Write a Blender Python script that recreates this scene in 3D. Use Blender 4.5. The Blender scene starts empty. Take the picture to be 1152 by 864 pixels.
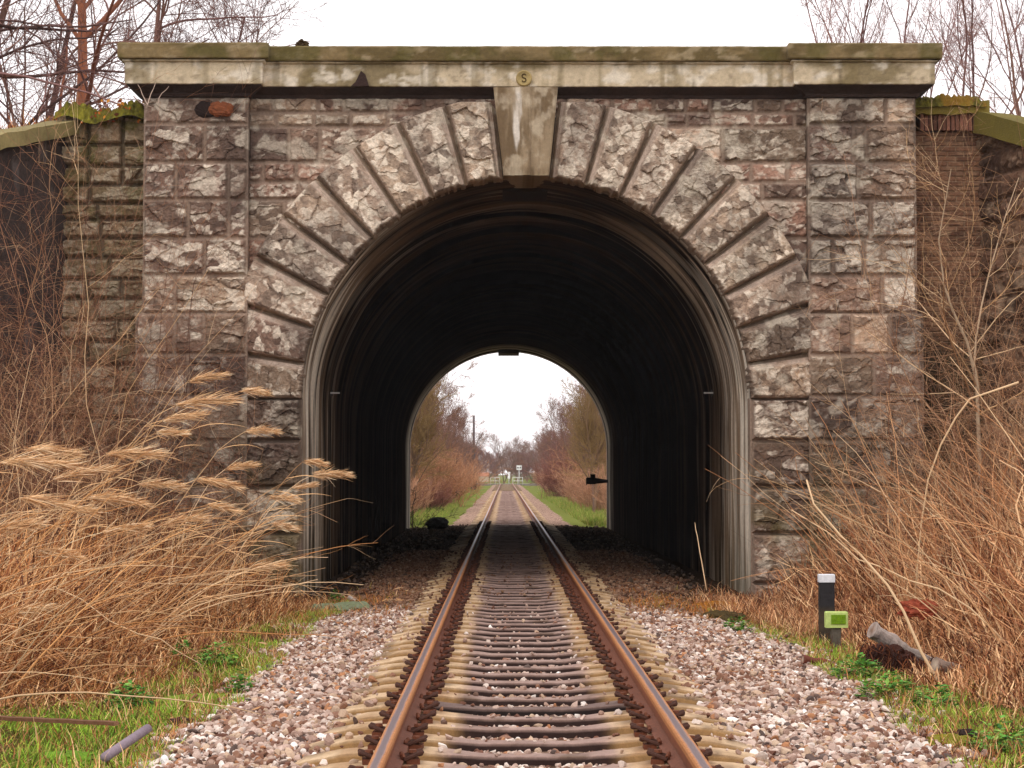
import bpy, math, numpy as np
from mathutils import Vector, Euler, Matrix
SC = bpy.context.scene
HAZE = True
COL = SC.collection
# ------------------------------------------------------------------ camera
F = 2200.0; PH_W, PH_H = 1152.0, 864.0
CAM = Vector((-0.155, 0.0, 1.50))
PITCH = math.atan(100.0 / F); YAW = -math.atan(-7.5 / F)
cd = bpy.data.cameras.new('camera'); cam = bpy.data.objects.new('camera', cd); COL.objects.link(cam)
cam.location = CAM; cam.rotation_euler = Euler((math.pi / 2 + PITCH, 0, -math.atan(7.5 / F)))
cd.sensor_width = 36.0; cd.lens = 36.0 * F / PH_W; cd.clip_start = 0.1; cd.clip_end = 4000
SC.camera = cam
RM = cam.rotation_euler.to_matrix()
# ------------------------------------------------------------------ world, sun, exposure
W = bpy.data.worlds.new('World'); SC.world = W; W.use_nodes = True
wt = W.node_tree; wt.nodes.clear()
wo = wt.nodes.new('ShaderNodeOutputWorld'); wb = wt.nodes.new('ShaderNodeBackground')
sk = wt.nodes.new('ShaderNodeTexSky'); sk.sky_type = 'NISHITA'; sk.sun_disc = False
SUN_EL, SUN_AZ = math.radians(50), math.radians(200)
sk.sun_elevation = SUN_EL; sk.sun_rotation = SUN_AZ; sk.dust_density = 4.0; sk.air_density = 1.0
mx = wt.nodes.new('ShaderNodeMix'); mx.data_type = 'RGBA'; mx.inputs['Factor'].default_value = 0.93
mx.inputs['B'].default_value = (12.9, 12.4, 12.45, 1)          # thick overcast cloud
wt.links.new(sk.outputs[0], mx.inputs['A']); wt.links.new(mx.outputs['Result'], wb.inputs[0])
wb.inputs[1].default_value = 0.12
wt.links.new(wb.outputs[0], wo.inputs[0])
sd = bpy.data.lights.new('sun', 'SUN'); sd.energy = 0.8; sd.angle = math.radians(25); sd.color = (1.0, 0.95, 0.88)
sun = bpy.data.objects.new('sun', sd); COL.objects.link(sun)
sun.rotation_euler = Euler((math.radians(40), 0, math.radians(-25)))
SC.view_settings.view_transform = 'Standard'; SC.view_settings.look = 'None'
SC.view_settings.exposure = 0.0; SC.view_settings.gamma = 1.0
SC.render.engine = 'CYCLES'; SC.cycles.max_bounces = 5; SC.cycles.diffuse_bounces = 3
SC.cycles.use_denoising = True

def at(px, py, Y):
    d = RM @ Vector(((px - 576) / F, -(py - 432) / F, -1.0))
    t = (Y - CAM.y) / d.y
    return CAM + d * t
def atz(px, py, z):
    d = RM @ Vector(((px - 576) / F, -(py - 432) / F, -1.0))
    t = (z - CAM.z) / d.z
    return CAM + d * t
D = 25.9; D2 = 59.0
S = F / D
# ------------------------------------------------------------------ noise
def _h(ix, iy, iz, s):
    n = (ix.astype(np.int64) * 374761393 + iy.astype(np.int64) * 668265263 + iz.astype(np.int64) * 2147483647 + s * 1274126177) & 0xFFFFFFFF
    n = ((n ^ (n >> 13)) * 1274126177) & 0xFFFFFFFF
    n = ((n ^ (n >> 16)) * 2246822519) & 0xFFFFFFFF
    return ((n ^ (n >> 15)) & 0xFFFFFF).astype(np.float64) / 0xFFFFFF
def vn(x, y, z=None, s=0):
    x = np.asarray(x, float); y = np.asarray(y, float); z = np.zeros_like(x + y) if z is None else np.asarray(z, float)
    x, y, z = np.broadcast_arrays(x, y, z)
    ix, iy, iz = np.floor(x), np.floor(y), np.floor(z)
    fx, fy, fz = x - ix, y - iy, z - iz
    fx = fx * fx * (3 - 2 * fx); fy = fy * fy * (3 - 2 * fy); fz = fz * fz * (3 - 2 * fz)
    r = 0
    for a in (0, 1):
        for b in (0, 1):
            w2 = (fx if a else 1 - fx) * (fy if b else 1 - fy)
            r = r + w2 * (1 - fz) * _h(ix + a, iy + b, iz, s)
            if np.any(fz): r = r + w2 * fz * _h(ix + a, iy + b, iz + 1, s)
    return r
def fbm(x, y, z=None, s=0, o=4):
    r = 0; a = .5; t = 0; m = 1.0
    for k in range(o):
        r = r + a * vn(np.asarray(x) * m, np.asarray(y) * m, None if z is None else np.asarray(z) * m, s + k * 7); t += a; a *= .5; m *= 2.03
    return r / t
def worley(x, y, s=0):
    """F1, F2, id, dx, dy to the nearest jittered cell centre"""
    ix, iy = np.floor(x), np.floor(y)
    f1 = np.full(x.shape, 9.); f2 = f1.copy(); cid = np.zeros(x.shape); dx = f1.copy(); dy = f1.copy()
    z0 = np.zeros(x.shape)
    for a in (-1, 0, 1):
        for b in (-1, 0, 1):
            cx = ix + a + _h(ix + a, iy + b, z0, s); cy = iy + b + _h(ix + a, iy + b, z0, s + 1)
            ax, ay = x - cx, y - cy; dd = np.hypot(ax, ay)
            near = dd < f1
            f2 = np.where(near, f1, np.minimum(f2, dd))
            cid = np.where(near, _h(ix + a, iy + b, z0, s + 2), cid)
            dx = np.where(near, ax, dx); dy = np.where(near, ay, dy)
            f1 = np.where(near, dd, f1)
    return f1, f2, cid, dx, dy
def ss(a, b, x):
    t = np.clip((x - a) / (b - a), 0, 1); return t * t * (3 - 2 * t)
def mix(a, b, t):
    t = np.asarray(t)[..., None]; return np.asarray(a) * (1 - t) + np.asarray(b) * t
def lin(r, g, b):
    return np.array([((c / 255 + .055) / 1.055) ** 2.4 if c > 10 else c / 255 / 12.92 for c in (r, g, b)])
# ------------------------------------------------------------------ mesh building
def mesh(name, V, faces, col=None, smooth=False):
    """faces: (M,3) or (M,4) int array or list of such arrays"""
    if not isinstance(faces, list): faces = [faces]
    faces = [f for f in faces if len(f)]
    V = np.ascontiguousarray(V, dtype=np.float32)
    me = bpy.data.meshes.new(name)
    me.vertices.add(len(V)); me.vertices.foreach_set('co', V.ravel())
    li = np.concatenate([f.ravel() for f in faces]).astype(np.int32)
    cnt = np.concatenate([np.full(len(f), f.shape[1]) for f in faces]).astype(np.int32)
    st = np.concatenate([[0], np.cumsum(cnt)[:-1]]).astype(np.int32)
    me.loops.add(len(li)); me.loops.foreach_set('vertex_index', li)
    me.polygons.add(len(cnt)); me.polygons.foreach_set('loop_start', st); me.polygons.foreach_set('loop_total', cnt)
    me.polygons.foreach_set('use_smooth', np.full(len(cnt), smooth))
    if col is not None:
        a = me.color_attributes.new('Col', 'FLOAT_COLOR', 'POINT')
        c = np.ones((len(V), 4), np.float32); c[:, :3] = np.clip(col, 0, 1); a.data.foreach_set('color', c.ravel())
    me.update(calc_edges=True); me.validate()
    return me
def tag(o, label=None, cat=None, group=None, kind=None):
    for k, v in (('label', label), ('category', cat), ('group', group), ('kind', kind)):
        if v: o[k] = v
    return o
def obj(name, me, mat=None, parent=None, loc=None):
    o = bpy.data.objects.new(name, me); COL.objects.link(o)
    if mat is not None and not me.materials: me.materials.append(mat)
    if loc is not None: o.location = loc
    if parent is not None: o.parent = parent
    return o
def empty(name, loc=(0, 0, 0), label=None, cat=None, group=None):
    o = bpy.data.objects.new(name, None); COL.objects.link(o); o.location = loc; o.empty_display_size = .1
    bpy.context.view_layer.update()
    return tag(o, label, cat, group)
def under(o, parent):   # parent keeping world coordinates of the mesh data
    o.parent = parent; o.matrix_parent_inverse = Matrix.Translation(-Vector(parent.location)); return o
def gridfaces(n, m):
    i = np.arange(n - 1)[:, None] * m + np.arange(m - 1)[None]
    return np.stack([i, i + 1, i + m + 1, i + m], -1).reshape(-1, 4)
class MB:
    def __init__(s): s.V = []; s.F = []; s.C = []; s.n = 0
    def add(s, V, F, col=(.5, .5, .5)):
        V = np.asarray(V, float).reshape(-1, 3)
        s.V.append(V); s.F += [np.asarray(f) + s.n for f in (F if isinstance(F, list) else [F]) if len(f)]
        c = np.asarray(col, float); s.C.append(np.broadcast_to(c, (len(V), 3))); s.n += len(V); return s
    def box(s, x0, x1, y0, y1, z0, z1, col=(.5, .5, .5)):
        V = [(x, y, z) for x in (x0, x1) for y in (y0, y1) for z in (z0, z1)]
        return s.add(V, np.array([(0, 1, 3, 2), (4, 6, 7, 5), (0, 4, 5, 1), (2, 3, 7, 6), (0, 2, 6, 4), (1, 5, 7, 3)]), col)
    def tube(s, P, R, n=8, col=(.5, .5, .5), cap=True):
        V, Fq, _ = tubes(np.array([P], float), np.array([R], float), n)
        b = len(V); Fs = [Fq]
        if cap:
            K = len(P); V = np.vstack([V, P[0], P[-1]])
            Fs.append(np.array([(b, (i + 1) % n, i) for i in range(n)] + [(b + 1, (K - 1) * n + i, (K - 1) * n + (i + 1) % n) for i in range(n)]))
        return s.add(V, Fs, col)
    def me(s, name, smooth=False): return mesh(name, np.vstack(s.V), s.F, np.vstack(s.C), smooth)
def tubes(P, R, n=4):
    """P (M,K,3), R (M,K) -> verts, quads, per-vertex curve index"""
    M, K, _ = P.shape
    T = np.gradient(P, axis=1); T /= np.linalg.norm(T, axis=2, keepdims=True) + 1e-9
    d = P[:, -1] - P[:, 0]; ref = np.where((np.abs(d[:, 2]) > .7 * np.linalg.norm(d, axis=1))[:, None], [[1., .1, 0]], [[0, .1, 1.]])
    A = np.cross(T, ref[:, None]); A /= np.linalg.norm(A, axis=2, keepdims=True) + 1e-9
    B = np.cross(T, A)
    a = np.arange(n) * 2 * np.pi / n
    V = P[:, :, None] + R[:, :, None, None] * (np.cos(a)[None, None, :, None] * A[:, :, None] + np.sin(a)[None, None, :, None] * B[:, :, None])
    base = (np.arange(M)[:, None, None] * K + np.arange(K - 1)[None, :, None]) * n
    i = np.arange(n)[None, None]; j = (i + 1) % n
    Fq = np.stack([base + i, base + j, base + n + j, base + n + i], -1).reshape(-1, 4)
    return V.reshape(-1, 3), Fq, np.repeat(np.arange(M), K * n)
def ribbons(P, Wd, side):
    """flat blades: P (M,K,3), Wd (M,K), side (M,3)"""
    M, K, _ = P.shape
    V = np.stack([P - side[:, None] * Wd[:, :, None], P + side[:, None] * Wd[:, :, None]], 2)
    b = (np.arange(M)[:, None] * K + np.arange(K - 1)[None]) * 2
    Fq = np.stack([b, b + 1, b + 3, b + 2], -1).reshape(-1, 4)
    return V.reshape(-1, 3), Fq, np.repeat(np.arange(M), K * 2)
# ------------------------------------------------------------------ materials
class NT:
    def __init__(s, name, rough=.9, spec=.3):
        s.m = bpy.data.materials.new(name); s.m.use_nodes = True; t = s.t = s.m.node_tree; t.nodes.clear()
        s.o = t.nodes.new('ShaderNodeOutputMaterial'); s.b = t.nodes.new('ShaderNodeBsdfPrincipled')
        t.links.new(s.b.outputs[0], s.o.inputs[0]); s.b.inputs['Roughness'].default_value = rough
        s.b.inputs['Specular IOR Level'].default_value = spec
    def n(s, ty, **kw):
        x = s.t.nodes.new(ty)
        for k, v in kw.items():
            if k.startswith('i_'): x.inputs[k[2:].replace('_', ' ')].default_value = v
            else: setattr(x, k, v)
        return x
    def l(s, a, b): s.t.links.new(a, b)
    def noise(s, scale, detail=4, vec=None, rough=.6):
        x = s.n('ShaderNodeTexNoise'); x.inputs['Scale'].default_value = scale; x.inputs['Detail'].default_value = detail; x.inputs['Roughness'].default_value = rough
        if vec is not None: s.l(vec, x.inputs['Vector'])
        return x.outputs['Fac']
    def pos(s): return s.n('ShaderNodeNewGeometry').outputs['Position']
    def ramp(s, fac, stops):
        r = s.n('ShaderNodeValToRGB'); e = r.color_ramp.elements
        for k, (p, c) in enumerate(stops):
            q = e[k] if k < 2 else e.new(p)
            q.position = p; q.color = (*c, 1) if len(c) == 3 else c
        s.l(fac, r.inputs[0]); return r.outputs[0]
    def mixc(s, a, b, f, mode='MIX'):
        m = s.n('ShaderNodeMix', data_type='RGBA', blend_type=mode)
        for v, k in ((a, 'A'), (b, 'B')):
            if hasattr(v, 'is_linked'): s.l(v, m.inputs[k])
            else: m.inputs[k].default_value = (*v, 1)
        if hasattr(f, 'is_linked'): s.l(f, m.inputs['Factor'])
        else: m.inputs['Factor'].default_value = f
        return m.outputs['Result']
    def math(s, op, a, b=0.0):
        m = s.n('ShaderNodeMath', operation=op)
        for v, k in ((a, 0), (b, 1)):
            if hasattr(v, 'is_linked'): s.l(v, m.inputs[k])
            else: m.inputs[k].default_value = v
        return m.outputs[0]
    def bump(s, h, st=.4, dist=.01):
        b = s.n('ShaderNodeBump'); b.inputs['Strength'].default_value = st; b.inputs['Distance'].default_value = dist
        s.l(h, b.inputs['Height']); s.l(b.outputs[0], s.b.inputs['Normal'])
    def col(s, c): s.l(c, s.b.inputs['Base Color'])
    def scaled(s, vec, sc):
        m = s.n('ShaderNodeMapping'); m.inputs['Scale'].default_value = sc; s.l(vec, m.inputs['Vector']); return m.outputs[0]
def attr_mat(name, rough=.92, det=(14, 70), amt=.35, bump=.5, dist=.008, spec=.25, metallic=0, trans=0):
    k = NT(name, rough, spec); a = k.n('ShaderNodeAttribute', attribute_name='Col').outputs['Color']
    if amt:
        p = k.pos(); n1 = k.noise(det[0], 5, p); n2 = k.noise(det[1], 4, p)
        m = k.math('ADD', k.math('MULTIPLY', n1, .6), k.math('MULTIPLY', n2, .4))
        g = k.ramp(m, [(.3, (1 - amt,) * 3), (.7, (1 + amt,) * 3)])
        a = k.mixc(a, g, 1.0, 'MULTIPLY')
        if bump: k.bump(m, bump, dist)
    k.col(a); k.b.inputs['Metallic'].default_value = metallic
    return k.m
M_STONE = attr_mat('weathered_stone', .93, (22, 95), .40, .8, .010)
M_PLAIN = attr_mat('weathered_surface', .85, (18, 90), .25, .4, .004)
M_SOOT = attr_mat('sooty_lining', .98, (18, 90), .25, .4, .004, spec=0.0)
M_SOOT = attr_mat('sooty_lining', .98, (18, 90), .25, .4, .004, spec=0.0)
M_SOOT = attr_mat('sooty_lining', .98, (18, 90), .25, .4, .004, spec=0.0)
M_SOOT = attr_mat('sooty_lining', .98, (18, 90), .25, .4, .004, spec=0.0)
M_SOOT = attr_mat('sooty_lining', .98, (18, 90), .25, .4, .004, spec=0.0)
M_SOOT = attr_mat('sooty_lining', .98, (18, 90), .25, .4, .004, spec=0.0)
M_SOOT = attr_mat('sooty_lining', .98, (18, 90), .25, .4, .004, spec=0.0)
M_SOOT = attr_mat('sooty_lining', .98, (18, 90), .25, .4, .004, spec=0.0)
M_SOOT = attr_mat('sooty_lining', .98, (18, 90), .25, .4, .004, spec=0.0)
M_SOOT = attr_mat('sooty_lining', .98, (18, 90), .25, .4, .004, spec=0.0)
M_PLANT = attr_mat('dry_plant', .85, amt=0, spec=.15)
M_CONC = attr_mat('sleeper_concrete', .9, (30, 140), .28, .5, .004)
M_STON2 = attr_mat('ballast_stone', .88, (60, 200), .25, .3, .003)
M_RUST = attr_mat('rusty_iron', .8, (40, 160), .4, .5, .003)
M_WOOD = attr_mat('old_wood', .9, (25, 120), .35, .6, .005)
M_MOSS = attr_mat('moss', .97, (60, 200), .4, .8, .01)
# ================================================================== THE TUNNEL PORTAL
PINK = lin(150, 118, 106); DARK = lin(80, 64, 56); PALE = lin(216, 202, 184); GREY = lin(140, 126, 118); MORT = lin(138, 118, 103)
OLIVE = lin(122, 108, 68); SAND = lin(170, 150, 112); RED = lin(156, 120, 102)
TONES = np.array([lin(132, 110, 97), lin(152, 130, 114), lin(112, 92, 83), lin(140, 122, 106), lin(164, 142, 124), lin(120, 99, 88)]) * np.array([1.03, .965, .90])
def PX(px, py, Y=D):
    v = at(px, py, Y); return v.x, v.z
PY = [D]
def cx_(px): return at(px, 350, PY[0]).x
def cz_(py): return at(576, py, PY[0]).z
def rock(u, v, e, seed, amp, stretch=1.0, small=1.0):
    """rock-faced stone: u, v metres, e metres to the stone's nearest edge -> height, colour factor fields"""
    wu = u + .035 * (fbm(u * 9, v * 9, s=seed) - .5) * 2; wv = v + .035 * (fbm(u * 9, v * 9, s=seed + 50) - .5) * 2
    f1, f2, cid, dx, dy = worley(wu / (.27 * small * stretch), wv / (.19 * small), seed)
    g1, g2, gid, gx, gy = worley(wu / (.10 * small * stretch), wv / (.07 * small), seed + 9)
    facet = cid + 1.1 * (dx * (np.sin(cid * 77)) + dy * (np.cos(cid * 77) - .4))
    fac2 = gid + 1.0 * (gx * np.sin(gid * 99) + gy * np.cos(gid * 99))
    n = fbm(u * 22, v * 26, s=seed + 3, o=5)
    edge = ss(.002, .042, e + .02 * (n - .5))
    hgt = edge * amp * (.45 + .36 * facet + .14 * fac2 + .50 * (n - .5))
    crack = np.maximum(1 - ss(0, .07, f2 - f1), .7 * (1 - ss(0, .10, g2 - g1)))
    hgt = hgt - edge * crack * amp * .10 * ss(.35, .6, n)
    return hgt, edge, cid, gid, n, crack
def stone_colour(tone, edge, cid, gid, n, crack, u, v, pale=.35, seed=0):
    big = fbm(u * 5, v * 6, s=seed + 21)
    c = mix(tone, PALE, ss(.62 - pale * .4, .92 - pale * .4, .36 * gid + .36 * big + .38 * n) * .80 * edge)
    c = mix(c, DARK * .75, ss(.55, .8, .4 * (1 - gid) + .3 * cid + .35 * fbm(u * 9, v * 11, s=seed + 5)) * .62)
    c = mix(c, DARK * .45, crack * edge * .34 * ss(.3, .6, n))
    return mix(MORT * .95 + .1 * tone, c, np.clip(edge * 1.3, 0, 1))
def staining(c, X, Z, seed=0):
    """broad weather staining: dark purplish runs, grey wash, olive algae low down"""
    n = fbm(X * 1.1, Z * .55, s=300 + seed, o=5); m = fbm(X * 2.3, Z * 2.6, s=340 + seed, o=5)
    c = c * (0.84 + .66 * m)[..., None]
    c = mix(c, lin(72, 60, 54), ss(.48, .70, n) * .55); c = mix(c, lin(60, 48, 44), ss(5.6, 6.9, Z + 1.4 * (m - .5)) * .45); c = mix(c, lin(196, 184, 166), ss(.62, .72, fbm(X * 3.1, Z * 3.4, s=351 + seed)) * .5)
    al = ss(2.4, .2, Z + 1.6 * (m - .5)) * ss(.30, .55, fbm(X * 3, Z * 2, s=377))
    return mix(c, OLIVE * .75, al * .65)
def hf(name, x0, x1, z0, z1, yf, func, mat, parent, res=.012, back=.5, keep=None):
    nx = int((x1 - x0) / res) + 2; nz = int((z1 - z0) / res) + 2
    xs = np.linspace(x0, x1, nx); zs = np.linspace(z0, z1, nz)
    xs = np.concatenate([[x0], xs, [x1]]); zs = np.concatenate([[z0], zs, [z1]])
    X, Z = np.meshgrid(xs, zs)
    h, c = func(X, Z)
    h = h.copy(); h[0] = h[-1] = -back; h[:, 0] = h[:, -1] = -back
    V = np.stack([X, yf - h, Z], -1).reshape(-1, 3); Fq = gridfaces(len(zs), len(xs))
    if keep is not None:
        k = keep(X, Z).ravel(); Fq = Fq[k[Fq].all(1)]
    me = mesh(name, V, Fq, c.reshape(-1, 3)); o = obj(name, me, mat); under(o, parent); return o
def coursed(courses, seed, amp=.075, gap=.008, pale=.35, small=1.0, red=0.0, rubble=None):
    """courses: list of (ztop, zbot, [x splits]) -> heightfield function; every stone has a tone and a rock face"""
    def f(X, Z):
        h = np.zeros(X.shape); c = np.broadcast_to(MORT, X.shape + (3,)).copy(); k = 0
        for zt, zb, sp in courses:
            for a, b in zip(sp[:-1], sp[1:]):
                k += 1; r = np.random.RandomState(seed * 1000 + k)
                m = (X >= a) & (X <= b) & (Z >= zb) & (Z <= zt)
                if not m.any(): continue
                x, z = X[m], Z[m]
                e = np.minimum(np.minimum(x - a, b - x), np.minimum(z - zb, zt - z)) - gap
                sm = small
                hh, ed, ci, gi, n, cr = rock(x, z, e, seed * 31 + k * 3, amp * r.uniform(.6, 1.2), r.uniform(.9, 1.6), sm * r.uniform(.8, 1.7))
                tone = TONES[r.randint(len(TONES))] * r.choice([.62, .8, .95, 1.1, 1.3, 1.55], p=[.16, .2, .22, .2, .14, .08])
                if red and r.rand() < red: tone = RED * r.uniform(.7, 1.0)
                cc = stone_colour(tone, ed, ci, gi, n, cr, x, z, pale * r.uniform(.2, 1.8), k)
                bed = r.uniform(-.006, .012); hh = hh + ed * bed
                hh = np.where(e < 0, -.004 + .004 * n, hh)
                h[m] = hh; c[m] = cc
        return h, staining(c, X, Z, seed)
    return f
portal = empty('tunnel_portal', (0.11, D, 0), 'weathered rock-faced stone tunnel portal with a rusticated arch and a long pale coping', 'tunnel portal')
CXA, CYA = 592.0, 450.0
ACX = at(CXA, CYA, D).x; ACZ = at(CXA, CYA, D).z; RI = 252 / S; RO = 345 / S
ROWS = [109, 140, 183, 225, 268, 310, 353, 399, 446, 496, 548, 600, 656, 700]
def crs(rows, splits, x0, x1):
    return [(cz_(rows[i]), cz_(rows[i + 1]), [x0] + [cx_(p) for p in splits[i]] + [x1]) for i in range(len(rows) - 1)]
# pilasters (upper and a slightly wider, prouder lower part)
lx0, lx1, rx0, rx1 = cx_(160), cx_(278), cx_(910), cx_(1032)
PF = D - .16
PY[0] = PF
lx0, lx1, rx0, rx1 = cx_(160), cx_(278), cx_(910), cx_(1032)
hf('pilaster', rx0, rx1, cz_(353), cz_(107), PF, coursed(crs(ROWS[:7], [[998], [961, 976], [966], [980], [937, 972], [992]], rx0, rx1), 1, pale=.55), M_STONE, portal)
hf('pilaster', lx0, lx1, cz_(353), cz_(107), PF, coursed(crs(ROWS[:7], [[], [229], [197, 256], [211, 257], [230], [197]], lx0, lx1), 2, pale=.35), M_STONE, portal)
rx1b = cx_(1038); lx0b = cx_(153)
hf('pilaster_base', rx0 - .01, rx1b, cz_(705), cz_(353), PF - .03, coursed(crs(ROWS[6:], [[958, 1000], [982], [965], [980, 1003], [975], [960], [990]], rx0 - .01, rx1b), 3, amp=.07, pale=.2), M_STONE, portal)
hf('pilaster_base', lx0b, lx1 + .01, cz_(705), cz_(353), PF - .03, coursed(crs(ROWS[6:], [[197, 230], [213], [225], [200, 240], [215], [190], [230]], lx0b, lx1 + .01), 4, amp=.07, pale=.15), M_STONE, portal)
PY[0] = D
# spandrel wall between the pilasters
rs = np.random.RandomState(5); sp_rows = [109, 127, 143, 183, 205, 225, 268, 310, 353, 400]; SPL = []
for i in range(len(sp_rows) - 1):
    q = [];
    p = 285 + rs.uniform(10, 60)
    while p < 900: q.append(p); p += rs.uniform(22, 55) if sp_rows[i + 1] - sp_rows[i] < 30 else rs.uniform(35, 95)
    SPL.append(q)
def keep_arch(X, Z): return (np.hypot(X - ACX, Z - ACZ) > RO * .93) | ((Z < ACZ) & (np.abs(X - ACX) > RI * 1.1))
hf('spandrel_wall', lx1 - .03, rx0 + .03, cz_(400), cz_(106), D, coursed(crs(sp_rows, SPL, lx1 - .03, rx0 + .03), 6, amp=.045, pale=.3, small=.7, red=.35), M_STONE, portal, keep=keep_arch)
# voussoirs: each its own part, built in polar coordinates
VANG = math.radians(6.0); DA = (math.pi / 2 - VANG) / 9
def voussoir(k, side):
    a0 = VANG + k * DA; a1 = a0 + DA; r_ = np.random.RandomState(70 + k * 2 + (side > 0)); seed = 500 + k * 11 + (side > 0) * 7
    nr, na = 100, 52
    rr = np.linspace(0, 1, nr); aa = np.linspace(0, 1, na)
    rr = np.concatenate([[0], rr, [1]]); aa = np.concatenate([[0], aa, [1]])
    RRn, AA = np.meshgrid(rr, aa, indexing='ij')
    A = a0 + (a1 - a0) * AA
    ro = np.minimum(np.minimum(RO, 321 / S / np.maximum(np.sin(A), .01)), 337 / S / np.maximum(np.cos(A), .01))
    ri = RI + .010 * (fbm(AA * 9, AA * 0, s=seed) - .5) * 4
    R = ri + (ro - ri) * RRn
    X = ACX + side * R * np.sin(A); Z = ACZ + R * np.cos(A)
    mid = (a0 + a1) / 2
    u = (A - a0) * R; v = R - ri; wdt = (a1 - a0) * R
    # local frame: u across, v along; recessed channels on both sides, raised block between
    uu = AA + .012 * (fbm(v * 9, u * 9, s=seed + 4) - .5)
    er = np.minimum(v, (ro - ri) - v)
    lo, hi = .075, .955
    if side < 0: pass
    up = ss(lo - .05, lo + .015, uu) * ss(hi + .03, hi - .01, uu) * ss(.0, .03, er + .012)
    chan = ss(0, .03, uu) * ss(1, .97, uu)
    inner = np.minimum((uu - lo - .07) * wdt, (hi - uu) * wdt); inner = np.minimum(inner, er)
    hh, ed, ci, gi, n, cr = rock(u * 1.0 + k, v, inner, seed, .058 * r_.uniform(.7, 1.3), .8, r_.uniform(1.0, 1.7))
    groove = .010 * np.sin(AA * 60) * (1 - up)                # tooled mouldings of the channel
    h = .02 + .02 * chan + groove * .5 + up * (.075 + .03 * ss(lo, lo + .16, uu)) + .004 * np.sin(u * 260 + 3 * fbm(v * 3, u * 3, s=seed)) * (1 - ed) + hh + .012 * (fbm(u * 14, v * 5, s=seed + 9) - .5)
    h = h * 1.0
    chip = ss(.66, .75, fbm(u * 5, v * 5, s=seed + 90)) * ss(.10, .0, er)
    h -= chip * .05
    tone = TONES[r_.randint(len(TONES))] * r_.uniform(.8, 1.4)
    if k < 7: tone = mix(tone, lin(178, 160, 140), .4)[...]
    c = stone_colour(np.asarray(tone).reshape(3), ed, ci, gi, n, cr, u * 2, v, .45 if k < 7 else .3, k)
    lip = ss(lo - .04, lo, uu) * ss(lo + .14, lo + .06, uu) * ss(.3, .55, fbm(v * 3, u * 8, s=seed + 6))
    c = mix(c, lin(182, 164, 150), lip * .55)
    ch = mix(lin(158, 136, 116), lin(116, 100, 82), fbm(u * 30, v * 3, s=seed + 8))
    c = mix(ch, c, np.clip(up, 0, 1))
    c = staining(c, X, Z, k) * 1.1
    # the ledge side of each stone gathers black moss
    Y = D - h
    Y[0] = Y[-1] = D + .25; Y[:, 0] = Y[:, -1] = D + .10
    if k == 0 or k == 8: pass
    V = np.stack([X, Y, Z], -1).reshape(-1, 3); Fq = gridfaces(len(rr), len(aa))
    under(obj('voussoir', mesh('voussoir', V, Fq, c.reshape(-1, 3)), M_STONE), portal)
for k in range(9):
    for s_ in (-1, 1): voussoir(k, s_)
# squared blocks under the springing
JR = [448, 496, 548, 600, 656, 705]
for i in range(5):
    for s_ in (-1, 1):
        xa, xb = ACX + s_ * RI, ACX + s_ * 320 / S
        x0, x1 = min(xa, xb), max(xa, xb); zt, zb = cz_(JR[i]), cz_(JR[i + 1])
        f = coursed([(zt, zb, [x0, x1])], 40 + i * 2 + (s_ > 0), amp=.09, gap=.014, pale=.5 if i in (0, 2) else .15)
        def f2(X, Z, f=f, x0=x0, x1=x1, zt=zt, zb=zb):
            h, c = f(X, Z); e = np.minimum(np.minimum(X - x0, x1 - X), np.minimum(Z - zb, zt - Z))
            return h + .06 * ss(.008, .03, e), c
        hf('jamb_block', x0, x1, zb, zt, D - .03, f2, M_STONE, portal, back=.3)
# solid masonry behind the facing: the face wall as a ring-shaped slab
def ringwall(name, y0, y1, cx, cz, r, x0, x1, ztop, zbot, parent, col):
    b = MB(); n = 40; th = np.linspace(-math.pi / 2, math.pi / 2, n)
    inn = [(cx - r, zbot)] + [(cx + r * math.sin(t), cz + r * math.cos(t)) for t in th] + [(cx + r, zbot)]
    out = []
    for (x, z) in inn:
        if x <= cx - r + 1e-6 and z < cz + 1e-6: out.append((x0, z)); continue
        if x >= cx + r - 1e-6 and z < cz + 1e-6: out.append((x1, z)); continue
        dx, dz = x - cx, z - cz; t = min(abs((x0 - cx) / dx) if dx < -1e-6 else 1e9, abs((x1 - cx) / dx) if dx > 1e-6 else 1e9, (ztop - cz) / dz if dz > 1e-6 else 1e9)
        out.append((cx + dx * t, cz + dz * t))
    m = len(inn); V = []
    for y in (y0, y1):
        for (x, z) in inn: V.append((x, y, z))
        for (x, z) in out: V.append((x, y, z))
    Fq = []
    for i in range(m - 1):
        Fq += [(i, i + 1, m + i + 1, m + i), (2 * m + i, 3 * m + i, 3 * m + i + 1, 2 * m + i + 1), (i, 2 * m + i, 2 * m + i + 1, i + 1), (m + i, m + i + 1, 3 * m + i + 1, 3 * m + i)]
    b.add(V, np.array(Fq), col)
    return under(obj(name, b.me(name), M_STONE), parent)
ringwall('backing_wall', D + .06, D + .62, ACX, ACZ, RI + .015, lx0 + .05, rx1 - .05, cz_(90), -.6, portal, DARK)
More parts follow.
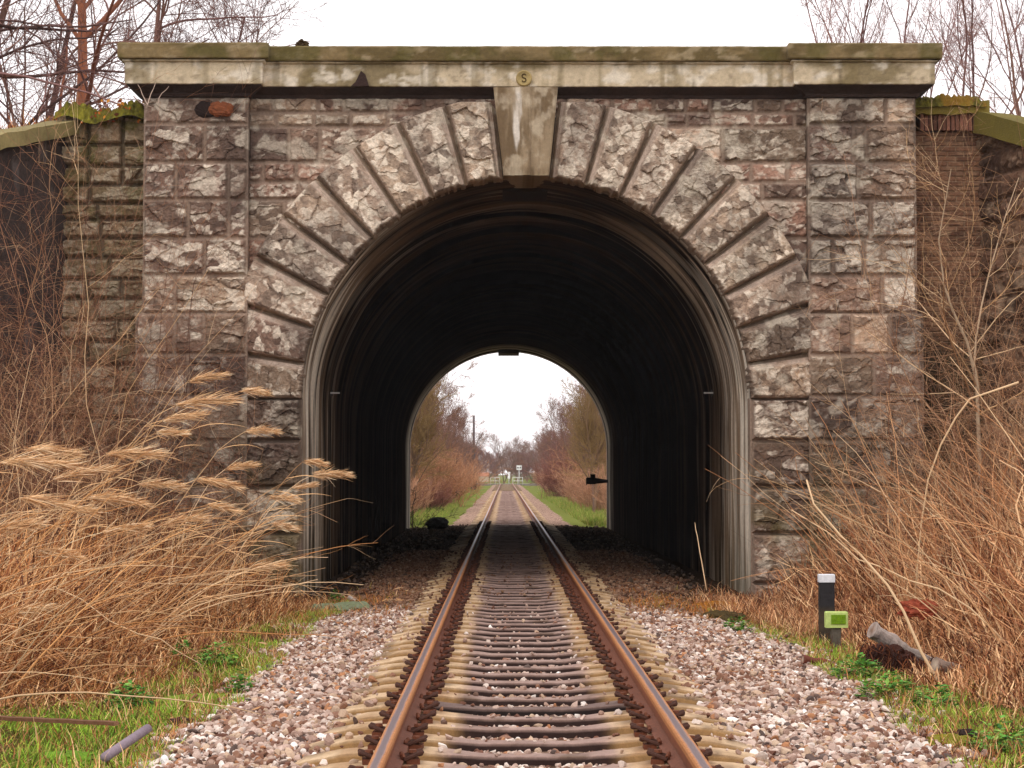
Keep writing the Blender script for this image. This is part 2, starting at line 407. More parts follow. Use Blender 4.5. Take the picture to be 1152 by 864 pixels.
# keystone: smooth tapered block with raised ribs
def keystone():
    PY[0] = D - .29
    nz, nx = 110, 70
    zt, zb = cz_(98), cz_(197); tt = np.linspace(0, 1, nz); ss_ = np.linspace(0, 1, nx)
    tt = np.concatenate([[0], tt, [1]]); ss_ = np.concatenate([[0], ss_, [1]])
    T, U = np.meshgrid(tt, ss_, indexing='ij')
    xl = cx_(555) + (cx_(566.5) - cx_(555)) * T; xr = cx_(628) + (cx_(618) - cx_(628)) * T
    X = xl + (xr - xl) * U; Z = zt + (zb - zt) * T
    h = .27 + .02 * ss(.0, .03, U) * ss(1, .97, U)
    h = h + .035 * ss(.38, .44, U) * ss(.62, .56, U) - .012 * ss(.16, .2, U) * ss(.26, .22, U) - .012 * ss(.74, .78, U) * ss(.84, .8, U)
    h = h + .006 * (fbm(X * 14, Z * 12, s=3) - .5) - .03 * ss(.9, 1, T) * fbm(X * 20, Z * 3, s=6)
    c = mix(lin(150, 130, 104), lin(112, 92, 68), ss(.35, .65, fbm(X * 10, Z * 1.4, s=31)))
    c = mix(c, lin(214, 204, 192), ss(.5, .72, fbm(X * 9, Z * 1.8, s=77)) * ss(.25, .30, U + .05 * (fbm(Z * 4, Z * 0, s=8) - .5)) * ss(.50, .42, U))
    c = mix(c, lin(196, 180, 156), ss(.5, .7, fbm(X * 7, Z * 5, s=41)) * .6)
    Y = D - h; Y[0] = Y[-1] = D + .9; Y[:, 0] = Y[:, -1] = D + .9
    V = np.stack([X, Y, Z], -1).reshape(-1, 3)
    under(obj('keystone', mesh('keystone', V, gridfaces(len(tt), len(ss_)), c.reshape(-1, 3)), M_PLAIN), portal)
keystone(); PY[0] = D
# cornice and coping: lofted mouldings
def plan_loft(name, x0, x1, prof, yb, mat, cfun, ends=(True, True), res=.03, seed=0):
    """prof: (offset, z). Plan outline U-shape: returns along the sides when ends are set."""
    rows = []
    n = int((x1 - x0) / res)
    for (o, z) in prof:
        e0 = o if ends[0] else 0; e1 = o if ends[1] else 0
        xs = np.linspace(x0 - e0, x1 + e1, n)
        front = np.stack([xs, np.full(n, yb - o), np.full(n, z)], -1)
        ys = np.linspace(0, 1, 8)[:-1]
        l = np.stack([np.full(7, x0 - e0), (D + .6) + (yb - o - D - .6) * ys, np.full(7, z)], -1)
        r = np.stack([np.full(7, x1 + e1), (D + .6) + (yb - o - D - .6) * ys, np.full(7, z)], -1)[::-1]
        rows.append(np.vstack([l, front, r]))
    V = np.array(rows)
    wob = fbm(V[..., 0] * 5, V[..., 2] * 9 + V[..., 1] * 3, s=seed) - .5; w2 = vn(V[..., 0] * 24, V[..., 2] * 20, s=seed + 2) - .5
    V[..., 1] += .014 * wob + .006 * w2; V[..., 2] += .012 * wob + .006 * w2
    c = cfun(V[..., 0], V[..., 2], V[..., 1])
    me = mesh(name, V.reshape(-1, 3), gridfaces(V.shape[0], V.shape[1]), c.reshape(-1, 3))
    return under(obj(name, me, mat), portal)
def dense(p, step=.02):
    out = []
    for (a, b) in zip(p[:-1], p[1:]):
        n = max(1, int(math.hypot(b[0] - a[0], b[1] - a[1]) / step))
        out += [(a[0] + (b[0] - a[0]) * i / n, a[1] + (b[1] - a[1]) * i / n) for i in range(n)]
    return out + [p[-1]]
def cfasc(X, Z, Y):
    n = fbm(X * 1.5, Z * 3, s=201, o=5); m = fbm(X * 5, Z * 7, s=211, o=5); st = fbm(X * 9, Z * .8, s=221)
    c = mix(lin(196, 178, 150), lin(138, 122, 92), ss(.42, .62, n))
    c = mix(c, lin(222, 210, 192), ss(.55, .7, m) * .8)
    c = mix(c, lin(120, 104, 70), ss(.52, .7, st) * .55)
    c = mix(c, lin(96, 80, 62), ss(.62, .75, fbm(X * 12, Z * 16, s=231)) * .4)
    j = np.abs(((X + .4) / 1.33) % 1 - .5) * 1.33        # block joints
    c = mix(c, lin(70, 58, 46), ss(.012, .004, j) * .8)
    return c
def ctop(X, Z, Y):
    n = fbm(X * 2, Z * 6, s=241, o=5); m = fbm(X * 7, Z * 12, s=251, o=5)
    c = mix(lin(128, 108, 74), lin(100, 84, 52), ss(.4, .6, n)); c = mix(c, lin(160, 142, 112), ss(.55, .72, m) * .7)
    return mix(c, lin(88, 80, 38), ss(.5, .68, fbm(X * 3.3, Z * 3, s=261)) * .7)
def ccav(X, Z, Y): return mix(lin(70, 54, 48), lin(44, 34, 32), fbm(X * 6, Z * 8, s=271))  # dark colour paints in the shadow under the cornice
def cornice(x0, x1, yb, q, ends, seed):
    z = lambda p: at(576, p, yb - (.33 if p < q[2] - 1 else .22 if p < q[4] - 1 else .0)).z
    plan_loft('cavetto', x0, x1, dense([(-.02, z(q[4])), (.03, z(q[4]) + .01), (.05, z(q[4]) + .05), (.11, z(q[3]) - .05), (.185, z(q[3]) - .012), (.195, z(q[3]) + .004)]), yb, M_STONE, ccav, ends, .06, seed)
    plan_loft('fascia', x0, x1, dense([(-.05, z(q[3]) + .003), (.205, z(q[3]) + .003), (.212, z(q[3]) + .012), (.212, z(q[2]) - .01), (.205, z(q[2])), (.24, z(q[2]) + .012), (.245, z(q[2]) + .03), (.10, z(q[2]) + .035)]), yb, M_PLAIN, cfasc, ends, .03, seed + 1)
    plan_loft('coping', x0, x1, dense([(.05, z(q[1]) - .003), (.285, z(q[1]) - .003), (.295, z(q[1]) + .012), (.30, z(q[0]) - .02), (.28, z(q[0])), (.1, z(q[0]) + .02), (-.3, z(q[0]) + .03), (-.75, z(q[0]) + .01)]), yb, M_PLAIN, ctop, ends, .03, seed + 2)
cornice(lx1 - .2, rx0 + .2, D, (51.0, 67.5, 72.5, 97.5, 112), (False, False), 11)
cornice(lx0, lx1, PF - .02, (47.0, 64.5, 70.0, 94.5, 110), (True, True), 21)
cornice(rx0, rx1, PF - .02, (47.0, 64.5, 70.0, 94.5, 110), (True, True), 31)
b = MB(); b.box(lx0 + .05, rx1 - .05, D + .05, D + .58, cz_(100), cz_(56), DARK); under(obj('parapet_core', b.me('parapet_core'), M_STONE), portal)
# brass medallion with a curl like an S
p = at(589.5, 88, D - .245)
b = MB(); n = 28
ring = [(0, -.02), (.098, -.02), (.106, -.012), (.106, .03)]
V = []; Fq = []
for (r, y) in [(0.0001, -.018), (.082, -.018), (.088, -.026), (.100, -.024), (.106, -.012), (.106, .03)]:
    for i in range(n): V.append((p.x + r * math.cos(i * 2 * math.pi / n), p.y + y, p.z + r * math.sin(i * 2 * math.pi / n)))
for k in range(5):
    for i in range(n): Fq.append((k * n + i, k * n + (i + 1) % n, (k + 1) * n + (i + 1) % n, (k + 1) * n + i))
b.add(V, np.array(Fq), lin(168, 146, 98)); md = under(obj('medallion', b.me('medallion', True), M_PLAIN), portal)
md['label'] = 'round brass-coloured medallion with a small curled letter'
b = MB(); t = np.linspace(0, 1, 22)
ang = np.where(t < .5, math.radians(20) + t * 2 * math.radians(250), math.radians(90 - 0) - (t - .5) * 2 * math.radians(250))
P = [(p.x + .026 * math.cos(a), p.y - .024, p.z + .026 + .026 * math.sin(a)) for a in np.radians(np.linspace(20, 270, 11))] + \
    [(p.x + .026 * math.cos(a), p.y - .024, p.z - .026 + .026 * math.sin(a)) for a in np.radians(np.linspace(90, -160, 11))[1:]]
b.tube(P, [.007] * len(P), 6, lin(70, 50, 24)); lt = under(obj('letter', b.me('letter'), M_PLAIN), portal); lt.parent = md; lt.matrix_parent_inverse = Matrix.Identity(4)
# putlog hole, its shade a dark flat lump, with a rusty stone, top left block
p = at(240, 123, PF - .05)
def lump(name, c, s, col, seed, mat=M_STONE, n=(24, 16), amp=.3, f=3.0):
    th = np.linspace(0, 2 * np.pi, n[0]); ph = np.linspace(0, np.pi, n[1]); T, Pp = np.meshgrid(th, ph, indexing='ij')
    x, y, z = np.sin(Pp) * np.cos(T), np.sin(Pp) * np.sin(T), np.cos(Pp)
    q = 1 + amp * (fbm(x * f + 9, y * f + 9, z * f + 9, s=seed) - .5) * 2
    V = np.stack([c[0] + s[0] * x * q, c[1] + s[1] * y * q, c[2] + s[2] * z * q], -1)
    cc = np.asarray(col) * (0.6 + .8 * fbm(x * f * 2 + 5, y * f * 2, z * f * 2 + 5, s=seed + 1))[..., None]
    return mesh(name, V.reshape(-1, 3), gridfaces(n[0], n[1]), cc.reshape(-1, 3), False)
under(obj('painted_hole_shade', lump('painted_hole_shade', (p.x - .10, p.y + .02, p.z), (.15, .035, .105), lin(40, 28, 25), 4), M_STONE), portal)
under(obj('rusty_stone', lump('rusty_stone', (p.x + .10, p.y - .005, p.z), (.17, .05, .10), lin(124, 70, 44), 5, f=5, amp=.4), M_STONE), portal)
# dark scrap of slate lodged on the fascia
b = MB(); q = at(407, 90, D - .25)
b.add([(q.x - .14, q.y, q.z - .09), (q.x - .08, q.y, q.z - .03), (q.x - .01, q.y, q.z + .12), (q.x + .05, q.y, q.z + .07), (q.x + .10, q.y, q.z - .09),
       (q.x - .14, q.y - .04, q.z - .09), (q.x - .08, q.y - .03, q.z - .03), (q.x - .01, q.y - .02, q.z + .12), (q.x + .05, q.y - .03, q.z + .07), (q.x + .10, q.y - .05, q.z - .09)],
      [np.array([(0, 1, 6, 5), (1, 2, 7, 6), (2, 3, 8, 7), (3, 4, 9, 8), (4, 0, 5, 9)]), np.array([(5, 6, 8), (6, 7, 8), (5, 8, 9)])], lin(52, 36, 32))
tag(obj('slate_scrap', b.me('slate_scrap'), M_STONE), 'dark triangular scrap of slate stuck to the pale band above the arch', 'slate scrap')
b = MB(); q = at(340, 50, D - .15)
tag(obj('moss_tuft', lump('moss_tuft', (q.x, q.y, q.z - .01), (.09, .1, .06), lin(60, 44, 22), 14, amp=.6, f=5), M_MOSS), 'small dark moss tuft on top of the coping, left of centre', 'moss')
# ------------------------------------------------------------------ barrel
C2X = at(572, 506, D2).x; C2Z = at(572, 506, D2).z; R2 = 111 / (F / D2)
tunnel = empty('tunnel_lining', (0, (D + D2) / 2, 0), 'sooty vaulted tunnel lining with pale lime streaks behind the arch', 'tunnel')
def barrel():
    ys = np.concatenate([np.linspace(D + .01, D + 5, 260), np.linspace(D + 5, D2, 240)[1:]])
    na = 70; nw = 10
    t = (ys - D) / (D2 - D)
    rows = []; arc = []
    for a in np.linspace(0, 1, nw, endpoint=False): rows.append(('l', a))
    for a in np.linspace(-math.pi / 2, math.pi / 2, na): rows.append(('a', a))
    for a in np.linspace(0, 1, nw + 1)[1:]: rows.append(('r', a))
    V = np.zeros((len(ys), len(rows), 3)); AR = np.zeros((len(ys), len(rows)))
    for j, (k, a) in enumerate(rows):
        cx = ACX + (C2X - ACX) * t; cz = ACZ + (C2Z - ACZ) * t; r = RI + (R2 - RI) * t
        nrm = .008 * (vn(ys * 5, np.full_like(ys, j * .1), s=61) - .5) + .005 * (vn(ys * 17, np.full_like(ys, j * .15), s=62) - .5) + .02 * (vn(ys * 1.3, np.full_like(ys, j * .2), s=63) - .5)
        nrm = nrm * ss(0, .25, ys - D) * ss(0, .3, D2 - ys)
        r = r + nrm
        if k == 'a': x = cx + r * np.sin(a); z = cz + r * np.cos(a); AR[:, j] = a * 3
        else:
            sg = -1 if k == 'l' else 1; zb = -.7; x = cx + sg * r
            z = zb + (cz - zb) * a if k == 'l' else cz + (zb - cz) * a
            AR[:, j] = sg * (math.pi / 2 * 3 + (cz - z))
        V[:, j] = np.stack([x, ys, z], -1)
    Yg = np.broadcast_to(ys[:, None], AR.shape)
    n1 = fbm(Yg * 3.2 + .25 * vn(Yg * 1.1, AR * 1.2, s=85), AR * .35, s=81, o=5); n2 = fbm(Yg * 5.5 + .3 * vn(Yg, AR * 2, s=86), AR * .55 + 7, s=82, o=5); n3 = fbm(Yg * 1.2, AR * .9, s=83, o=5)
    wash = ss(5.6, .6, Yg - D + 2.0 * (n3 - .5))                # mouth paled in the colour for daylight, plus rain-washed lime runs
    far_pale = ss(3.6, .3, D2 - Yg)  # same painted daylight paling at the far mouth
    soot = lin(30, 23, 20); c = mix(soot, lin(122, 98, 78), ss(.42, .68, n1) * (.30 + .55 * ss(16, 1, Yg - D))); c = mix(c, lin(168, 150, 130), ss(.60, .74, n2) * ss(12, 1, Yg - D) * .6)  # soot base; streaks painted brighter towards the mouth, as daylight would leave them
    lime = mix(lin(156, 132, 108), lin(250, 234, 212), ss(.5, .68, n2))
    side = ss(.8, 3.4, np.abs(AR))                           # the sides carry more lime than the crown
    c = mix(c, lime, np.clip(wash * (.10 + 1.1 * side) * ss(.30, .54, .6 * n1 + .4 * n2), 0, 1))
    edge_ = ss(2.6, .3, Yg - D + 1.0 * (n3 - .5)) * side; c = mix(c, mix(lin(156, 134, 112), lin(252, 240, 222), ss(.40, .62, n2)), edge_ * ss(.28, .46, n1) * .95)  # daylit rim strip put into the colour, broken by lime streaks
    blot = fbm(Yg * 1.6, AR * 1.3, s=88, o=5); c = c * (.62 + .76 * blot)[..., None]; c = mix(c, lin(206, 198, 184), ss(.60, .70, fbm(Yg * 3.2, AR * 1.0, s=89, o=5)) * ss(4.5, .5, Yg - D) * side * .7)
    c = mix(c, lin(206, 196, 180), far_pale * ss(.34, .52, n1) * .9)
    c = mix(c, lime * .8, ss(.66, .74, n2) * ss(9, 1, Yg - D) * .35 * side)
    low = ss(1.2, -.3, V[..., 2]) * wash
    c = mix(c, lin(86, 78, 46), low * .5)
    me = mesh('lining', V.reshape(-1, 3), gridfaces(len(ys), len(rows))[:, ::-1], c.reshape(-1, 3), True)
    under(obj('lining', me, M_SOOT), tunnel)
    # crown band continuing the keystone into the vault
    b = MB()
    for (ya, yb, dz) in [(D + .92, D + 1.9, .05), (D2 - .9, D2 + .45, .12)]:
        tt = (ya - D) / (D2 - D); cx = ACX + (C2X - ACX) * tt; zc = (ACZ + (C2Z - ACZ) * tt) + RI + (R2 - RI) * tt
        b = MB(); b.box(cx - .31, cx + .31, ya, yb, zc - dz, zc + .1, lin(52, 42, 36)); under(obj('crown_block', b.me('crown_block'), M_PLAIN), tunnel)
    
barrel()
ringwall('far_face_wall', D2 - .01, D2 + .5, C2X, C2Z, R2 + .005, C2X - 5.3, C2X + 5.3, 6.6, -.8, tunnel, GREY)
# small marker plates on the walls, lamp bracket near the far mouth
for (px, lab) in ((392, 'left'), (800, 'right')):
    q = at(px, 442, D + 4.2); tt = 4.2 / (D2 - D); rr = RI + (R2 - RI) * tt; sg = -1 if px < 592 else 1
    xw = ACX + (C2X - ACX) * tt + sg * rr
    b = MB(); b.box(min(xw + .02 * sg, xw - .16 * sg), max(xw + .02 * sg, xw - .16 * sg), q.y, q.y + .06, q.z - .012, q.z + .012, lin(215, 210, 205))
    b.box(min(xw + .02 * sg, xw - .05 * sg), max(xw + .02 * sg, xw - .05 * sg), q.y + .061, q.y + .08, q.z - .05, q.z + .05, lin(60, 56, 52))
    tag(obj('cable_bracket', b.me('cable_bracket'), M_PLAIN), 'tiny white bracket fixed on the %s-hand tunnel wall' % lab, 'bracket')
p = at(669, 541, D2 - .3); lamp = empty('lamp_bracket', p, 'black box lamp on an arm at the far mouth of the tunnel', 'lamp')
b = MB(); b.box(-.24, .02, -.15, .1, -.10, .10, lin(18, 16, 16)); b.box(-.13, .02, -.12, .08, .10, .20, lin(18, 16, 16)); b.box(-.26, -.24, -.1, .05, -.13, .09, lin(18, 16, 16))
obj('lamp_housing', b.me('lamp_housing'), M_PLAIN, lamp)
b = MB(); b.add([(.02, -.05, -.09), (.02, .05, -.09), (.42, .05, -.05), (.42, -.05, -.05), (.02, -.05, .09), (.02, .05, .09), (.42, .05, .03), (.42, -.05, .03)],
                np.array([(0, 1, 2, 3), (4, 7, 6, 5), (0, 3, 7, 4), (1, 5, 6, 2), (0, 4, 5, 1), (3, 2, 6, 7)]), lin(18, 16, 16))
obj('arm', b.me('arm'), M_PLAIN, lamp)
# ------------------------------------------------------------------ side walls
# left: coarse olive stone return, then a dark splayed wall under a sloping coping
lw = empty('stone_return_wall', (-5.3, D + .3, 0), 'rough olive-brown block wall left of the portal pilaster, topped with moss', 'wall')
rowl = [128, 163, 187, 208, 229, 247, 268, 290, 314, 336, 360, 384, 410, 440, 470, 500, 540, 580, 620, 660, 700]; r_ = np.random.RandomState(8)
x0, x1 = at(62, 300, D + .35).x, lx0 + .05
splt = [[x0] + sorted([x0 + (x1 - x0) * v for v in ([.45 + r_.uniform(-.2, .2)] if r_.rand() < .7 else [.33, .68])]) + [x1] for _ in rowl[:-1]]
czl = lambda p: at(100, p, D + .35).z
fl = coursed([(czl(rowl[i]), czl(rowl[i + 1]), splt[i]) for i in range(len(rowl) - 1)], 9, amp=.10, gap=.012, pale=.3)
def fl2(X, Z):
    h, c = fl(X, Z); m = fbm(X * 4, Z * 4, s=91)
    c = mix(c, lin(136, 118, 84), .55); c = mix(c, lin(98, 92, 40), ss(.5, .65, m) * ss(3.5, 6.5, Z) * .7)
    g = h < .004
    c[g] *= .55; h = np.where(g, h - .035, h); return h, c
hf('block_wall', x0, x1, czl(700), czl(128), D + .35, fl2, M_STONE, lw)
def wing(name, P0, P1, zt0, zt1, zb, func, parent, res=.03):
    L = math.hypot(P1[0] - P0[0], P1[1] - P0[1]); n = int(L / res); m = 200
    nx, ny = (P1[1] - P0[1]) / L, -(P1[0] - P0[0]) / L
    U, T = np.meshgrid(np.linspace(0, 1, n), np.linspace(0, 1, m)); zt = zt0 + (zt1 - zt0) * U; Z = zb + (zt - zb) * T
    h, c = func(U * L, Z)
    X = P0[0] + (P1[0] - P0[0]) * U + nx * h; Y = P0[1] + (P1[1] - P0[1]) * U + ny * h
    return under(obj(name, mesh(name, np.stack([X, Y, Z], -1).reshape(-1, 3), gridfaces(m, n), c.reshape(-1, 3)), M_STONE), parent)
def slab(name, P0, P1, z0, z1, t, wdt, col, parent, mat, seed=1, nn=(40, 6), off=.12):
    """sloping coping slab along P0-P1"""
    L = math.hypot(P1[0] - P0[0], P1[1] - P0[1]); dx, dy = (P1[0] - P0[0]) / L, (P1[1] - P0[1]) / L; nx, ny = dy, -dx
    prof = [(-wdt + off, 0), (off, 0), (off, t * .5), (off, t), (-wdt + off, t), (-wdt + off, 0)]
    V = []
    for i in range(nn[0]):
        s_ = i / (nn[0] - 1); w = .03 * (vn(s_ * 14, 0, s=seed) - .5)
        for (o, z) in prof: V.append((P0[0] + dx * L * s_ + nx * o, P0[1] + dy * L * s_ + ny * o, z0 + (z1 - z0) * s_ + z + float(w)))
    V = np.array(V); c = np.asarray(col) * (0.55 + .9 * fbm(V[:, 0] * 5, V[:, 2] * 7, s=seed + 1))[:, None]
    return under(obj(name, mesh(name, V, gridfaces(nn[0], len(prof)), c), mat), parent)
A0 = at(75, 400, D + .45); A0 = (A0.x, D + .45)
A1 = (at(-60, 400, D - 2.6).x, D - 2.6)
ww = empty('dark_wing_wall', (A0[0], A0[1], 0), 'dark sooty wing wall at the far left under a sloping olive coping', 'wall')
za = at(66, 149, D + .45).z; zb_ = at(0, 166, D - 1.4).z; u_ = (A0[0] - at(0, 172, D - 1.4).x) / (A0[0] - A1[0]); zend = za + (zb_ - za) / u_
def fdark(U, Z):
    r, e, ci, gi, n, cr = rock(U * 1.0, Z, np.full(U.shape, .2), 777, .05, 1.5, 1.6)
    c = mix(lin(80, 68, 64), lin(50, 40, 38), fbm(U * 2, Z * 2, s=95)); c = mix(c, lin(110, 100, 96), ss(.6, .75, fbm(U * 3, Z * 1.2, s=96)) * .5)
    return r * .5, c
wing('dark_face', A1, A0, zend, za, -.6, lambda U, Z: fdark(U, Z), ww)
slab('sloping_coping', A1, (A0[0] + .1, A0[1]), zend, za, .19, .5, lin(136, 122, 80), ww, M_PLAIN, 5)
# right: brick wall panel with mossy coping, then dark splayed stone
bw = empty('brick_wing_wall', (5.6, D + .35, 0), 'narrow brown brick wall right of the portal under a mossy coping', 'wall')
yb = D + .4; bx0, bx1 = rx1 - .05, at(1108, 300, yb).x
def brickf(X, Z):
    ch = .068; row = np.floor(Z / ch); off = (row % 2) * .11; bxn = np.floor((X + off) / .22)
    e = np.minimum(np.minimum((X + off) % .22, .22 - (X + off) % .22), np.minimum(Z % ch, ch - Z % ch) * 1.3)
    r = _h(bxn, row, row * 0, 3); n = fbm(X * 12, Z * 18, s=98)
    c = mix(lin(128, 92, 70), lin(104, 72, 56), r); c = mix(c, lin(150, 118, 92), ss(.5, .7, n) * .6)
    c = mix(c, lin(60, 38, 30), ss(.50, .66, fbm(X * 3, Z * 3, s=99)) * .6)
    k = ss(.004, .012, e); c = mix(lin(150, 122, 98), c, k)
    c = mix(c, lin(50, 42, 24), ss(3.6, 3.0, Z + .5 * (n - .5)) * .8)
    return k * (.012 + .012 * r) + .01 * n, c
czr = lambda p: at(1060, p, yb).z
hf('brick_panel', bx0, bx1, czr(700), czr(149), yb, brickf, M_STONE, bw, res=.009)
b = MB(); r_ = np.random.RandomState(4)
for i in range(15):
    xa = at(1034 + i * 4.9, 150, yb).x
    b.box(xa, xa + .047, yb - .10 + r_.uniform(-.01, .01), yb + .2, czr(148) - .0, czr(130), lin(126, 84, 68) * r_.uniform(.5, 1.1))
under(obj('soldier_course', b.me('soldier_course'), M_STONE), bw)
slab('mossy_coping', (bx0 - .02, yb), (bx1 + .05, yb), czr(131), czr(130), .17, .6, lin(116, 100, 44), bw, M_MOSS, 15, off=.16)
def mosscap(name, x0, x1, y0, y1, zfun, col, parent, n=(260, 70), th=.08, seed=1):
    U, V_ = np.meshgrid(np.linspace(0, 1, n[0]), np.linspace(0, 1, n[1]))
    X = x0 + (x1 - x0) * U; Y = y0 + (y1 - y0) * V_
    f = .45 * fbm(X * 5, Y * 5, s=seed, o=5) + .55 * (1 - np.clip(worley(X * 11, Y * 11, seed)[0], 0, 1) ** 1.5) * (.5 + fbm(X * 30, Y * 30, s=seed + 11)) * .8; edge = ss(0, .12, U) * ss(1, .88, U) * ss(0, .15, V_)
    Z = zfun(X) + th * (2.4 * f - .5) * edge - .10 * (1 - ss(0, .12, V_)) * (.3 + fbm(X * 4, X * 0, s=seed + 3))
    Y = Y - .03 * (fbm(X * 9, Z * 9, s=seed + 6)) * ss(.3, 0, V_)
    c = np.asarray(col) * (0.1 + 1.8 * f * fbm(X * 23, Y * 23 + Z * 23, s=seed + 1) * 1.6)[..., None]
    c = mix(c, lin(128, 92, 30), ss(.5, .66, fbm(X * 5, Y * 5, s=seed + 2)) * .75)
    o = obj(name, mesh(name, np.stack([X, Y, Z], -1).reshape(-1, 3), gridfaces(n[1], n[0]), c.reshape(-1, 3), False), M_MOSS)
    return under(o, parent)
mosscap('moss', bx0, bx1, yb - .19, yb + .3, lambda X: czr(117) + X * 0, lin(96, 88, 30), bw, seed=3)
sw = empty('dark_stone_wing_wall', (bx1, yb, 0), 'dark stone wing wall at the far right, overgrown below a mossy sloping edge', 'wall')
B0 = (bx1 - .01, yb + .02); B1 = (at(1260, 300, D - 2.4).x, D - 2.4)
zr0 = czr(140); zr1 = zr0 - .95
wing('stone_face', B0, B1, zr0, zr1, -.6, lambda U, Z: (coursed([(6.8 - i * .33, 6.8 - i * .33 - .33, [-.1 - (i % 2) * .2, .5, 1.1, 1.6, 2.3, 2.9, 3.6, 4.4]) for i in range(23)], 12, amp=.09, pale=.0)(U, Z)[0],
     coursed([(6.8 - i * .33, 6.8 - i * .33 - .33, [-.1 - (i % 2) * .2, .5, 1.1, 1.6, 2.3, 2.9, 3.6, 4.4]) for i in range(23)], 12, amp=.09, pale=.0)(U, Z)[1] * np.array([.66, .54, .46])), sw)
slab('sloping_coping', (bx1 - .05, yb - .05), (B1[0], B1[1]), zr0 - .12, zr1 - .12, .30, .5, lin(110, 98, 44), sw, M_MOSS, 25, off=.12)
# moss cushion and fallen leaves on the left return wall
mosscap('moss', at(62, 130, D + .2).x, lx0 + .02, D + .12, D + .8, lambda X: czl(131) + .05 * np.sin(X * 7) + X * 0, lin(104, 98, 30), lw, th=.12, seed=5)
b = MB(); r_ = np.random.RandomState(31)
V = []; Fq = []
for i in range(70):
    q = at(r_.uniform(105, 162), r_.uniform(112, 136), D + r_.uniform(.1, .4)) if i < 45 else at(r_.uniform(60, 160), r_.uniform(124, 140), D + r_.uniform(.1, .5))
    a, t_ = r_.uniform(0, 6.28), r_.uniform(-.6, .6); s_ = r_.uniform(.015, .042)
    e1 = Vector((math.cos(a), .3 * math.sin(a), math.sin(a))) * s_; e2 = Vector((-math.sin(a), t_, math.cos(a))) * s_ * .6; k = len(V)
    V += [q - e1, q + e2, q + e1, q - e2]; Fq.append((k, k + 1, k + 2, k + 3))
b.add(np.array([tuple(v) for v in V]), np.array(Fq), np.repeat(np.array([lin(*[(176, 92, 30), (140, 62, 26), (196, 128, 40), (90, 48, 26)][r_.randint(4)]) for _ in range(70)]), 4, 0))
tag(obj('fallen_leaves', b.me('fallen_leaves'), M_PLAIN), 'orange fallen leaves caught on the moss at the upper left', 'leaves', kind='stuff')
# ------------------------------------------------------------------ embankment over the tunnel
U, V_ = np.meshgrid(np.linspace(-40, 40, 160), np.linspace(0, 1, 60)); Yg = D + .61 + (D2 + .3 - D - .61) * V_
base = 6.25 + .25 * fbm(U * .6, Yg * .6, s=401)
side = ss(7.2, 5.6, np.abs(U)) if False else 1.0
front = ss(-4.5 + 0 * U, 4.0, (Yg - D) + 9.0 * ss(6.6, 5.0, np.abs(U)))
Zg = -.3 + (base + .3) * np.clip(front, 0, 1)
Zg[-1] = np.where(np.abs(U[-1]) < 5.2, Zg[-1], -.5)
c = mix(lin(128, 88, 54), lin(88, 62, 38), fbm(U * 2, Yg * 2, s=402)); c = mix(c, lin(96, 96, 40), ss(.5, .7, fbm(U * .9, Yg * .9, s=403)) * .6)
tag(obj('embankment', mesh('embankment', np.stack([U, Yg, Zg], -1).reshape(-1, 3), gridfaces(60, 160), c.reshape(-1, 3), True), M_MOSS), kind='structure')
# ================================================================== GROUND
def bed_edge(y, side):
    y = np.asarray(y, float)
    w = .25 * (vn(y * .7, y * 0, s=500 + side) - .5) + .12 * (vn(y * 3, y * 0, s=510 + side) - .5)
    return ((2.28 if side < 0 else 2.62) + w - (.35 if side > 0 else .1) * ss(21, 25, y)) * (1 - .14 * ss(56, 62, y))
def gz(x, y):
    """height of the ground"""
    x = np.asarray(x, float); y = np.asarray(y, float)
    ax = np.abs(x)
    bed = -.09 - .10 * ss(1.35, 2.5, ax) - .004 * ss(.62, .4, ax)
    n = fbm(x * .8, y * .8, s=520) - .5; n2 = fbm(x * 4, y * 4, s=523) - .5
    inside = ((y > D + .2) & (y < D2 + .3)) * 1.0
    out = -.20 + .16 * n + .05 * n2
    bankl = .55 * ss(3.2, 7, -x) * ss(40, 22, y) + .9 * ss(6, 14, -x)
    bankr = .50 * ss(3.6, 7, x) * ss(40, 22, y) + .9 * ss(6, 14, x)
    far = .7 * ss(60, 90, y) * ss(3.5, 8, ax)
    z = bed + (out + bankl + bankr + far - bed) * ss(2.1, 2.7, ax)
    z = z * (1 - inside) + (-.10 - .05 * ss(1.5, 2.8, ax) + .05 * n2) * inside
    return z
def axis(segs):
    return np.concatenate([np.linspace(a, b, n, endpoint=False) for a, b, n in segs] + [[segs[-1][1]]])
xs = axis([(-900, -60, 12), (-60, -12, 20), (-12, -6, 30), (-6, 6, 200), (6, 12, 30), (12, 60, 20), (60, 900, 12)])
ys = axis([(-60, 5, 10), (5, 30, 330), (30, 62, 90), (62, 120, 90), (120, 300, 60), (300, 1500, 20)])
X, Y = np.meshgrid(xs, ys); Z = gz(X, Y)
n = fbm(X * 2.2, Y * 2.2, s=530, o=5); m = fbm(X * .7, Y * .7, s=531)
c = mix(lin(96, 74, 48), lin(70, 52, 36), n)
c = mix(c, lin(84, 104, 34), ss(.42, .6, m) * .8)
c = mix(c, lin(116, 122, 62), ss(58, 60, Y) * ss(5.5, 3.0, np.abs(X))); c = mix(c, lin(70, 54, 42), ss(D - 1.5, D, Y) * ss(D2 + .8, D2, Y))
k = NT('earth', 1.0, .0); a = k.n('ShaderNodeAttribute', attribute_name='Col').outputs['Color']; p = k.pos()
nn_ = k.noise(35, 6, p); k.col(k.mixc(a, k.ramp(nn_, [(.3, (.6, .6, .6)), (.7, (1.4, 1.4, 1.4))]), 1.0, 'MULTIPLY')); k.bump(nn_, .7, .03)
M_EARTH = k.m
